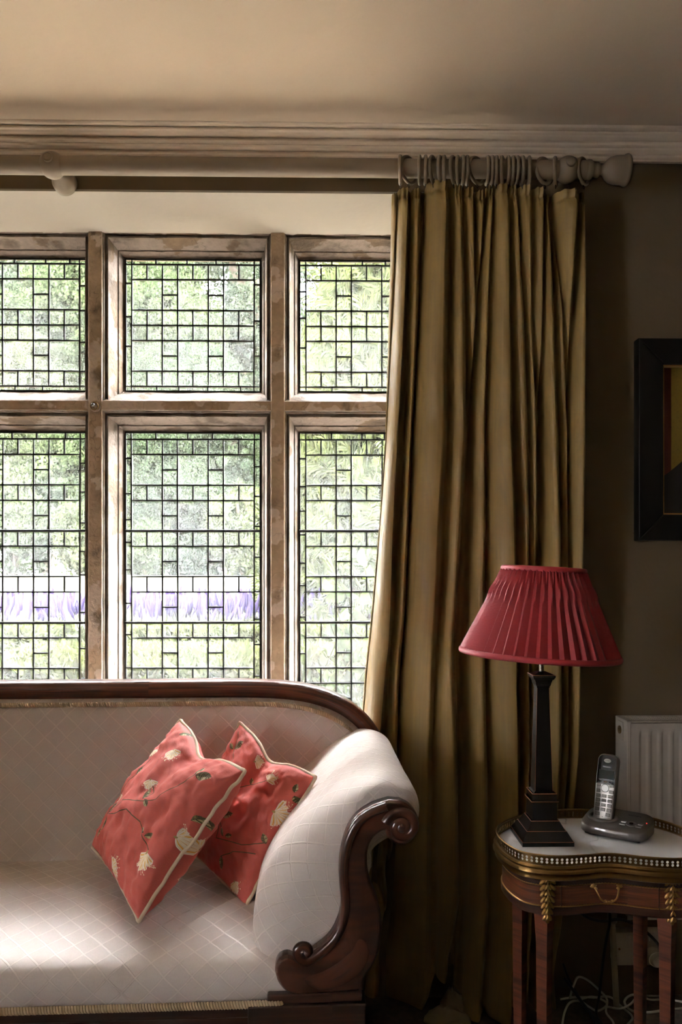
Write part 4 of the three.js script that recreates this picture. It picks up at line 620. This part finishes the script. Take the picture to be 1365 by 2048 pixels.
      const tip = new THREE.SphereGeometry(1, 10, 8); tip.scale(0.0048, 0.008, 0.0046); tip.translate(0, -0.080, 0.001); parts.push(tip);
      const spine = tube([[0, 0.002, 0.004], [0, -0.03, 0.0062], [0, -0.06, 0.005], [0, -0.084, 0.002]], 0.0018, 16, 6); parts.push(spine);
      const m = part('leaf_mount', merge(parts), giltBrass, leg); m.position.set(0, 0.612, 0.0215);
    }
  }
  // drawer and its bail handle
  {
    const zf = 1.70 - 1.570 - 0.012 + 0.004, h = part('drawer_handle', merge([
      tube([[-0.024, 0.008, 0.004], [-0.021, 0.0, 0.010], [-0.015, -0.012, 0.014], [0, -0.0165, 0.016], [0.015, -0.012, 0.014], [0.021, 0.0, 0.010], [0.024, 0.008, 0.004]], 0.0019, 40, 8),
      ...[-1, 1].flatMap((s) => [0, 1, 2, 3].map((k) => { const g = new THREE.SphereGeometry(1, 8, 6); g.scale(0.0052, 0.0028, 0.002); g.rotateZ(s * (0.5 - k * 0.45)); g.translate(s * (0.024 + 0.004 * (k % 2)), 0.009 + 0.0014 * (k - 1.5), 0.002); return g; })),
      ...[-1, 1].map((s) => { const g = new THREE.SphereGeometry(0.0032, 10, 8); g.translate(s * 0.0225, 0.006, 0.006); return g; }), ...[-2, -1, 0, 1, 2].map((k) => new THREE.SphereGeometry(0.0026, 8, 6).translate(k * 0.0035, -0.0162 + 0.0005 * k * k, 0.0158))]), giltBrass, t);
    h.position.set(0.554 - 0.57, 0.584, zf + 0.0);
    for (const x of [0.462, 0.650]) part('drawer_edge', box(-0.0006, 0.0006, 0.541, 0.610, 0, 0.002), mahoganyDark, t).position.set(x - 0.57, 0, 1.70 - (x < 0.5 ? 1.558 : 1.543) - 0.0115);
  }
}

// ================================================================= table lamp
{
  const t = thing('table_lamp', 'black column table lamp with a pleated red shade', 'table lamp', [0.464, TT, -1.722]);
  const black = phys(col(0.007, 0.006, 0.006), 0.24, { specularIntensity: 0.75, clearcoat: 0.08, clearcoatRoughness: 0.25, bumpMap: fineNoise, bumpScale: 0.0002 });
  const worn = std(col(0.36, 0.125, 0.04), 0.5);
  const fr = (a, y0, b, y1) => { const g = new THREE.CylinderGeometry(b * Math.SQRT2, a * Math.SQRT2, y1 - y0, 4, 1); g.rotateY(Math.PI / 4); g.translate(0, (y0 + y1) / 2, 0); const q = g.toNonIndexed(); q.computeVertexNormals(); return q; };
  const base = part('stepped_base', boxUV(merge([fr(0.0545, 0, 0.0545, 0.009), fr(0.0538, 0.009, 0.0425, 0.028), fr(0.0405, 0.028, 0.0300, 0.0466)]), 3), black, t);
  const block = part('pedestal_block', boxUV(merge([fr(0.0270, 0.0466, 0.0262, 0.084), fr(0.0290, 0.084, 0.0290, 0.089), fr(0.0262, 0.089, 0.0262, 0.103), fr(0.022, 0.103, 0.0195, 0.107)]), 3), black, t);
  const colm = part('column', boxUV(fr(0.0190, 0.105, 0.0128, 0.330), 3), black, t);
  const cap = part('capital', boxUV(merge([fr(0.0138, 0.327, 0.0138, 0.331), fr(0.0150, 0.331, 0.0165, 0.336), fr(0.0160, 0.336, 0.0190, 0.345), fr(0.0205, 0.345, 0.0235, 0.350), fr(0.0240, 0.350, 0.0240, 0.355), fr(0.0236, 0.355, 0.006, 0.362)]), 3), black, t);
  const edges = (hw, y, parent) => { for (let k = 0; k < 4; k++) { const e = part('worn_edge', box(-hw, hw, -0.0006, 0.0006, hw - 0.0004, hw + 0.0005), worn, parent); e.position.y = y; e.rotation.y = k * Math.PI / 2; } };
  edges(0.0540, 0.009, base); edges(0.0420, 0.028, base); edges(0.0300, 0.0464, base); edges(0.0290, 0.0868, block); edges(0.0262, 0.103, block); edges(0.0240, 0.355, cap);
  for (const [sx, sz] of [[-1, 1], [1, 1], [-1, -1], [1, -1]]) part('worn_edge', tube([[sx * 0.0190, 0.107, sz * 0.0190], [sx * 0.0128, 0.329, sz * 0.0128]], 0.0004, 2, 5), worn, colm);
  const chrome = std(col(0.55, 0.53, 0.5), 0.18, { metalness: 1 });
  part('lamp_rod', new THREE.CylinderGeometry(0.0055, 0.0055, 0.14, 16).translate(0, 0.42, 0), chrome, t);
  part('bulb_holder', new THREE.CylinderGeometry(0.016, 0.014, 0.05, 20).translate(0, 0.495, 0), std(col(0.6, 0.58, 0.54), 0.5), t);
  const redSilk = phys(col(0.31, 0.020, 0.027), 0.6, { transmission: 0.10, thickness: 0, sheen: 0.1, sheenColor: col(0.8, 0.2, 0.2), sheenRoughness: 0.35, bumpMap: rep(clothBump, 4), bumpScale: 0.0006, side: THREE.DoubleSide });
  const band = phys(col(0.31, 0.022, 0.03), 0.6, { sheen: 0.1, sheenColor: col(0.8, 0.2, 0.2), sheenRoughness: 0.35 });
  const NPL = 44, tri = (x) => { const f = x - Math.floor(x); return f < 0.72 ? f / 0.72 : (1 - f) / 0.28; };
  const shade = part('lamp_shade', crease(grid(NPL * 10, 26, (a, b) => {
    const v = b, R0 = lerp(0.086, 0.167, v), swirl = 0.35 * smooth(0.32, 0, v) * (Math.sin(a * NPL * Math.PI) > 0 ? 1 : -1) * 0, ph = a * NPL + swirl, pin = Math.exp(-Math.pow((v - 0.26) / 0.10, 2));
    const fold = 0.0082 * tri(ph) * (0.45 + 0.75 * v) + pin * 0.0060 * Math.pow(Math.abs(Math.sin(ph * Math.PI)), 6) + smooth(0.3, 0, v) * 0.0040 * tri(ph * 2 + 0.3), q = a * Math.PI * 2 + 0.3, sk = 0.055 * smooth(0.30, 0.0, v) * (tri(ph) - 0.5) * 0.6;
    const r = R0 - 0.004 + fold; return [Math.cos(q + sk) * r, lerp(0.582, 0.397, v), Math.sin(q + sk) * r, a * 0.8, v * 0.2];
  }), 0.5), redSilk, t);
  shade.rotation.z = -0.055; shade.position.set(-0.006, 0.001, 0); shade.geometry.translate(0, -0.39, 0); shade.position.y += 0.39;
  for (const [r, y, w] of [[0.0865, 0.190, 0.0048], [0.1675, 0.008, 0.0050]]) part('shade_band', new THREE.TorusGeometry(r, w, 12, 120).scale(1, 1, 1.25).rotateX(Math.PI / 2).translate(0, y, 0), band, shade);
  for (const q of [0, 2.1, 4.2]) part('shade_spoke', tube([[0, 0.16, 0], [Math.cos(q) * 0.084, 0.186, Math.sin(q) * 0.084]], 0.0014, 6, 6), chrome, shade);
}

// ================================================================= telephone
{
  const grey = phys(col(0.11, 0.097, 0.088), 0.4, { metalness: 0.35, clearcoat: 0.2 }), silver = std(col(0.24, 0.222, 0.205), 0.36, { metalness: 0.6 }), blk = phys(col(0.006, 0.006, 0.007), 0.12, { clearcoat: 0.8, clearcoatRoughness: 0.06 }), rubber = std(col(0.01, 0.01, 0.01), 0.7), ink = std(col(0.05, 0.045, 0.04), 0.6);
  const t = thing('answering_machine', 'dark grey answering machine standing on the marble top', 'answering machine', [0.640, TT, -1.752], -0.66);
  const W = 0.072, Dp = 0.052, rr = 0.036, s = new THREE.Shape(); s.moveTo(-W + rr, -Dp); s.lineTo(W - rr, -Dp); s.quadraticCurveTo(W, -Dp, W, -Dp + rr); s.lineTo(W, Dp - rr); s.quadraticCurveTo(W, Dp, W - rr, Dp); s.lineTo(-W + rr, Dp); s.quadraticCurveTo(-W, Dp, -W, Dp - rr); s.lineTo(-W, -Dp + rr); s.quadraticCurveTo(-W, -Dp, -W + rr, -Dp);
  const body = new THREE.ExtrudeGeometry(s, { depth: 0.008, bevelEnabled: true, bevelThickness: 0.005, bevelSize: 0.005, bevelOffset: -0.005, bevelSegments: 4, curveSegments: 10 }); body.rotateX(-Math.PI / 2); body.translate(0, 0.009, 0);
  const tiltTop = (z) => 0.018 * clamp((0.052 - z) / 0.104);         // the top slopes down to the front
  { const p = body.attributes.position; for (let i = 0; i < p.count; i++) if (p.getY(i) > 0.010) p.setY(i, p.getY(i) + tiltTop(p.getZ(i))); body.computeVertexNormals(); }
  part('body', crease(body, 0.6), grey, t);
  part('foot', box(-0.060, 0.060, 0, 0.008, -0.040, 0.040, 0.003), rubber, t);
  const top = (x, z, o = 0) => [x, 0.0222 + tiltTop(z) + o, z], sl = -Math.atan2(0.018, 0.104);
  const cradle = part('cradle', new THREE.TorusGeometry(0.026, 0.0045, 10, 40).rotateX(Math.PI / 2).scale(1.12, 1, 0.8), grey, t); cradle.position.set(...top(-0.030, 0.004)); cradle.rotation.x = -sl;
  const pad = part('control_pad', new THREE.CylinderGeometry(0.011, 0.011, 0.003, 28), silver, t); pad.position.set(...top(0.034, 0.012)); pad.rotation.x = -sl;
  for (const [x, z, w] of [[0.016, 0.006, 0.011], [0.017, 0.018, 0.012], [0.052, 0.006, 0.011], [0.051, 0.018, 0.012]]) { const b = part('button', new RoundedBoxGeometry(w, 0.0025, 0.007, 2, 0.001), silver, t); b.position.set(...top(x, z)); b.rotation.x = -sl; }
  const pb = part('play_button', new THREE.CylinderGeometry(0.0045, 0.0045, 0.005, 20), blk, t); pb.position.set(...top(0.034, 0.012)); pb.rotation.x = -sl;
  const sp = part('speaker_slot', box(-0.014, 0.014, 0, 0.0008, -0.0012, 0.0012), rubber, t); sp.position.set(...top(0.030, -0.026, 0.0008));
  const led = part('led_light', new THREE.SphereGeometry(0.0011, 10, 8), std(col(0.3, 0.01, 0.01), 0.4, { emissive: col(0.5, 0.03, 0.02) }), t); led.position.set(...top(0.062, -0.004, 0.0005));
  // handset standing in the cradle
  const h = thing('cordless_telephone', 'silver and black cordless telephone standing in the answering machine', 'telephone', [0.640, TT, -1.752], -0.66);
  const g = new THREE.Group(); g.name = 'handset'; const hs = new THREE.Shape(); const hw = 0.0225, H = 0.146, r2 = 0.016; hs.moveTo(-hw * 0.92, 0); hs.lineTo(hw * 0.92, 0); hs.lineTo(hw, H * 0.55); hs.lineTo(hw, H - r2); hs.quadraticCurveTo(hw, H, hw - r2, H); hs.lineTo(-hw + r2, H); hs.quadraticCurveTo(-hw, H, -hw, H - r2); hs.lineTo(-hw, H * 0.55); hs.lineTo(-hw * 0.92, 0);
  const hg = new THREE.ExtrudeGeometry(hs, { depth: 0.013, bevelEnabled: true, bevelThickness: 0.004, bevelSize: 0.004, bevelOffset: -0.004, bevelSegments: 4, curveSegments: 12 });
  const body2 = part('body', crease(hg, 0.6), silver, h);
  body2.position.set(...[-0.030, 0.020, -0.004]); body2.rotation.x = -0.30; const F = 0.0172, add = (n, geo, m) => part(n, geo, m, body2);
  const ps = new THREE.Shape(); ps.moveTo(-0.0205, 0.079); ps.lineTo(0.0205, 0.079); ps.lineTo(0.0205, H - 0.017); ps.quadraticCurveTo(0.0205, H - 0.003, 0.007, H - 0.003); ps.lineTo(-0.007, H - 0.003); ps.quadraticCurveTo(-0.0205, H - 0.003, -0.0205, H - 0.017); ps.lineTo(-0.0205, 0.079);
  const panel = new THREE.ExtrudeGeometry(ps, { depth: 0.0008, bevelEnabled: false, curveSegments: 10 }); panel.translate(0, 0, F - 0.0003); add('black_panel', panel, blk);
  add('screen', box(-0.0172, 0.0172, 0.090, 0.110, F + 0.0003, F + 0.0010), phys(col(0.03, 0.04, 0.04), 0.05, { clearcoat: 1, clearcoatRoughness: 0.02 }));
  add('earpiece', new THREE.SphereGeometry(1, 24, 10).scale(0.0082, 0.0046, 0.0012).translate(0, 0.131, F + 0.0004), silver);
  for (const x of [-0.003, 0, 0.003]) add('earpiece_hole', new THREE.CylinderGeometry(0.0009, 0.0009, 0.0006, 10).rotateX(Math.PI / 2).translate(x, 0.131, F + 0.0016), rubber);
  { const c = document.createElement('canvas'); c.width = 512; c.height = 96; const q = c.getContext('2d'); q.fillStyle = 'rgb(16,15,16)'; q.fillRect(0, 0, 512, 96); q.fillStyle = 'rgb(170,165,160)'; q.font = 'bold 78px sans-serif'; q.textAlign = 'center'; q.textBaseline = 'middle'; q.fillText('Panasonic', 256, 50); const tx = new THREE.CanvasTexture(c); tx.colorSpace = THREE.SRGBColorSpace; const m = add('maker_name', new THREE.PlaneGeometry(0.0225, 0.0042), std(0xffffff, 0.4, { map: tx })); m.position.set(0, 0.1175, F + 0.0007); }
  for (const x of [-0.012, 0, 0.012]) add('soft_key', new RoundedBoxGeometry(0.0075, 0.0028, 0.0012, 2, 0.0005).translate(x, 0.0845, F + 0.0008), x ? rubber : std(col(0.2, 0.1, 0.04), 0.5));
  add('navigation_ring', new THREE.TorusGeometry(0.0083, 0.0007, 8, 32).translate(0, 0.0705, F), ink); add('navigation_key', new THREE.CylinderGeometry(0.0077, 0.0077, 0.0014, 28).rotateX(Math.PI / 2).translate(0, 0.0705, F), std(col(0.42, 0.40, 0.38), 0.4, { metalness: 0.4 }));
  const keyRim = new RoundedBoxGeometry(0.0098, 0.0068, 0.0010, 2, 0.0004), keyTop = new RoundedBoxGeometry(0.0084, 0.0054, 0.0014, 2, 0.0006), keyMat = std(col(0.16, 0.145, 0.13), 0.45);
  for (const [x, y] of [[-0.0145, 0.0775], [0.0145, 0.0775], [-0.0145, 0.0640], [0.0145, 0.0640], ...[0, 1, 2, 3].flatMap((r) => [-1, 0, 1].map((c) => [c * 0.0132, 0.0535 - r * 0.0098])), [-0.0115, 0.0140], [0.0115, 0.0140]]) { const k = add('key', keyRim, ink); k.position.set(x, y, F); part('key_top', keyTop, keyMat, k).position.z = 0.0004; }
  add('microphone', new THREE.CylinderGeometry(0.0009, 0.0009, 0.0006, 10).rotateX(Math.PI / 2).translate(0, 0.0085, F + 0.0001), rubber);
}

// ================================================================= radiator, pipe, socket, picture, cables
{
  const enamel = std(col(0.46, 0.41, 0.35), 0.45), t = thing('radiator', 'white panel radiator with fluted front on the wall', 'radiator', [0.822, 0, WALL]);
  const W = 0.62, y0 = 0.262, y1 = 0.806, zf = 0.105, zb = 0.02;
  part('front_panel', grid(240, 60, (a, b) => { const x = a * W, y = lerp(y0, y1 - 0.006, b), k = smooth(0.026, 0.040, y1 - y) * smooth(0.026, 0.045, y - y0) * (x > 0.018 && x < W - 0.018 ? 1 : 0), f = ((x - 0.030) / 0.0306) % 1; return [x, y, zf - k * 0.0032 * smooth(0.12, 0.26, f) * smooth(0.88, 0.74, f)]; }), enamel, t);
  part('back_panel', box(0, W, y0, y1 - 0.02, zb, zb + 0.012, 0.003), enamel, t);
  part('side_cover', merge([box(-0.001, 0.002, y0 + 0.01, y1, zb - 0.002, zf - 0.002, 0.0009), box(-0.0012, 0.010, y0 + 0.01, y1, zf - 0.006, zf + 0.0015, 0.002)]), enamel, t); part('side_cover', box(W - 0.002, W + 0.001, y0 + 0.01, y1, zb, zf, 0.0009), enamel, t);
  part('top_frame', merge([box(0, W, y1 - 0.004, y1 + 0.001, zf - 0.012, zf, 0.0015), box(0, W, y1 - 0.004, y1 + 0.001, zb, zb + 0.01, 0.0015), box(0, 0.016, y1 - 0.004, y1 + 0.001, zb, zf, 0.0015)]), enamel, t);
  const slat = new THREE.BoxGeometry(0.0055, 0.003, zf - zb - 0.02); for (let k = 0; k < 52; k++) { const m = part('slat', slat, enamel, t); m.position.set(0.020 + k * 0.0115, y1 - 0.0015, (zf + zb) / 2); m.rotation.y = 0.25; }
  const plug = part('air_valve', merge([new THREE.CylinderGeometry(0.011, 0.012, 0.006, 20).rotateZ(Math.PI / 2), new THREE.CylinderGeometry(0.005, 0.006, 0.010, 12).rotateZ(Math.PI / 2)]), oldBrass, t); plug.position.set(-0.003, y1 - 0.032, 0.058);
  part('valve_plate', box(-0.003, 0, y1 - 0.062, y1 - 0.008, 0.040, 0.078, 0.001), enamel, t);
  const p = thing('radiator_pipe', 'painted pipe and valve rising from the floor to the radiator', 'pipe', [0.795, 0, -2.215]);
  part('pipe', tube([[0.012, 0, 0], [0.006, 0.12, 0], [0, 0.235, 0]], 0.0085, 12, 12), std(col(0.30, 0.26, 0.20), 0.6), p);
  part('valve', merge([new THREE.CylinderGeometry(0.013, 0.013, 0.03, 16).translate(0, 0.255, 0), new THREE.CylinderGeometry(0.009, 0.009, 0.046, 14).rotateZ(Math.PI / 2).translate(0.02, 0.275, 0), new THREE.CylinderGeometry(0.010, 0.013, 0.020, 6).translate(0, 0.282, 0)]), std(col(0.25, 0.22, 0.18), 0.4, { metalness: 0.8 }), p);
  const s = thing('socket_box', 'double white wall socket below the radiator', 'wall socket', [0.884, 0.152, WALL]), wp = std(col(0.52, 0.47, 0.45), 0.45);
  part('back_box', box(-0.072, 0.072, -0.045, 0.045, 0, 0.032, 0.004), wp, s); part('face_plate', box(-0.074, 0.074, -0.047, 0.047, 0.032, 0.040, 0.003), wp, s);
  for (const x of [-0.034, 0.030]) { part('switch', box(x - 0.006, x + 0.006, 0.022, 0.038, 0.040, 0.044, 0.0015), wp, s); }
  for (const [x, y] of [[-0.060, 0.0], [0.060, 0.0]]) part('screw', new THREE.CylinderGeometry(0.003, 0.003, 0.002, 12).rotateX(Math.PI / 2).translate(x, y, 0.0405), oldBrass, s);
  const pl = single('plug', merge([new THREE.CylinderGeometry(0.022, 0.024, 0.03, 24).rotateX(Math.PI / 2), new THREE.CylinderGeometry(0.015, 0.020, 0.012, 20).rotateX(Math.PI / 2).translate(0, 0, 0.02)]), std(col(0.42, 0.35, 0.26), 0.5), 'cream plug pushed into the double wall socket', 'plug'); pl.position.set(0.918, 0.135, WALL + 0.0555);
  const y = (n, pts, r, m, label) => single(n, tube(pts.map(([a, b, c]) => [a, b, -c]), r, 90, 7), m, label, 'cable');
  const bc = std(col(0.008, 0.008, 0.008), 0.5), wc = std(col(0.42, 0.38, 0.32), 0.55);
  y('black_cable', [[0.69, 0.29, 2.22], [0.70, 0.272, 2.22], [0.722, 0.256, 2.21], [0.757, 0.249, 2.20], [0.818, 0.252, 2.20], [0.873, 0.228, 2.19], [0.918, 0.180, 2.185], [0.925, 0.150, 2.19]], 0.0042, bc, 'thick black cable sagging below the radiator to the plug');
  y('black_cable', [[0.770, 0.33, 2.18], [0.776, 0.26, 2.18], [0.767, 0.209, 2.18], [0.759, 0.161, 2.18], [0.754, 0.12, 2.18], [0.743, 0.058, 2.17], [0.732, 0.014, 2.16], [0.74, 0.006, 2.10]], 0.0036, bc, 'black cable hanging straight down in front of the pipe');
  y('black_cable', [[0.652, 0.10, 2.185], [0.68, 0.062, 2.17], [0.715, 0.02, 2.14], [0.735, 0.006, 2.08]], 0.0042, bc, 'black cable slanting to the floor behind the front table leg');
  y('black_cable', [[0.660, 0.12, 2.225], [0.672, 0.085, 2.215], [0.70, 0.034, 2.19], [0.72, 0.006, 2.15], [0.70, 0.006, 2.08]], 0.0036, bc, 'thin black cable slanting to the floor beside the curtain');
  y('white_cable', [[0.674, 0.03, 2.21], [0.684, 0.076, 2.20], [0.694, 0.094, 2.20], [0.714, 0.090, 2.20], [0.747, 0.066, 2.19], [0.768, 0.042, 2.18], [0.762, 0.014, 2.17], [0.768, 0.005, 2.13], [0.72, 0.005, 2.07]], 0.0030, wc, 'white cable standing up in an arch above the tangle');
  y('white_cable', [[0.66, 0.006, 2.25], [0.69, 0.008, 2.255], [0.73, 0.012, 2.25], [0.76, 0.008, 2.255], [0.80, 0.012, 2.25], [0.82, 0.005, 2.21], [0.83, 0.005, 2.16], [0.80, 0.005, 2.12]], 0.0030, wc, 'white cable lying along the wall and turning forward');
  y('white_cable', [[0.63, 0.005, 2.13], [0.645, 0.02, 2.16], [0.67, 0.03, 2.19], [0.70, 0.028, 2.20], [0.725, 0.012, 2.20], [0.745, 0.006, 2.19], [0.775, 0.02, 2.20], [0.74, 0.034, 2.21], [0.70, 0.02, 2.22]], 0.0030, wc, 'white cable curled in a loop behind the front table leg');
  y('white_cable', [[0.96, 0.012, 2.25], [0.91, 0.014, 2.25], [0.86, 0.016, 2.25], [0.835, 0.008, 2.23], [0.84, 0.006, 2.19], [0.88, 0.006, 2.18], [0.93, 0.006, 2.19], [1.0, 0.006, 2.20]], 0.0034, wc, 'white cable looped on the floor below the wall socket');
  y('white_cable', [[0.78, 0.006, 2.21], [0.81, 0.006, 2.20], [0.84, 0.018, 2.20], [0.87, 0.04, 2.21], [0.90, 0.02, 2.22], [0.95, 0.02, 2.22], [1.0, 0.02, 2.2]], 0.0030, wc, 'white cable crossing behind the rear table leg');
  // framed picture
  const f = thing('framed_picture', 'dark painting in a broad black frame with a gilt inner edge', 'picture', [1.09, 1.589, WALL]);
  const fb = phys(col(0.010, 0.009, 0.008), 0.5, { specularIntensity: 0.3 }), ow = 0.2105, oh = 0.2855, iw = 0.139, ih = 0.212;
  const bars = [[[-ow, -oh], [ow, -oh], [iw, -ih], [-iw, -ih]], [[ow, -oh], [ow, oh], [iw, ih], [iw, -ih]], [[ow, oh], [-ow, oh], [-iw, ih], [iw, ih]], [[-ow, oh], [-ow, -oh], [-iw, -ih], [-iw, ih]]];
  for (const b of bars) { const g = new THREE.ExtrudeGeometry(new THREE.Shape(b.map((q) => new THREE.Vector2(...q))), { depth: 0.030, bevelEnabled: true, bevelThickness: 0.005, bevelSize: 0.004, bevelOffset: -0.0042, bevelSegments: 2 }); g.translate(0, 0, 0.005); part('frame_bar', crease(g, 0.4), fb, f); }
  const gilt = std(col(0.45, 0.22, 0.07), 0.4, { metalness: 0.8 });
  for (const [a, b, c, d] of [[-iw, iw, -ih, -ih + 0.004], [-iw, iw, ih - 0.004, ih], [-iw, -iw + 0.004, -ih + 0.004, ih - 0.004], [iw - 0.004, iw, -ih + 0.004, ih - 0.004]]) part('gilt_slip', box(a, b, c, d, 0.012, 0.032, 0.001), gilt, f);
  const c = document.createElement('canvas'); c.width = 512; c.height = 768; const q = c.getContext('2d'), r = mulberry(901);
  q.fillStyle = 'rgb(120,98,30)'; q.fillRect(0, 0, 512, 768); q.fillStyle = 'rgb(96,40,28)'; q.fillRect(0, 0, 58, 768); q.fillRect(454, 0, 58, 768);
  q.fillStyle = 'rgb(26,24,24)'; q.beginPath(); q.moveTo(0, 580); q.bezierCurveTo(120, 500, 160, 430, 256, 420); q.bezierCurveTo(350, 430, 400, 500, 512, 580); q.lineTo(512, 768); q.lineTo(0, 768); q.fill();
  for (let i = 0; i < 3000; i++) { q.fillStyle = r() < 0.5 ? 'rgba(30,20,8,0.12)' : 'rgba(150,110,50,0.06)'; q.fillRect(r() * 512, r() * 768, 2 + 8 * r(), 2 + 3 * r()); }
  const tx = new THREE.CanvasTexture(c); tx.colorSpace = THREE.SRGBColorSpace; part('canvas', box(-iw, iw, -ih, ih, 0.006, 0.014), std(0xffffff, 0.6, { map: tx }), f);
}

scene.traverse((o) => { if (o.isMesh) { o.castShadow = true; o.receiveShadow = true; } });
renderer.render(scene, camera);
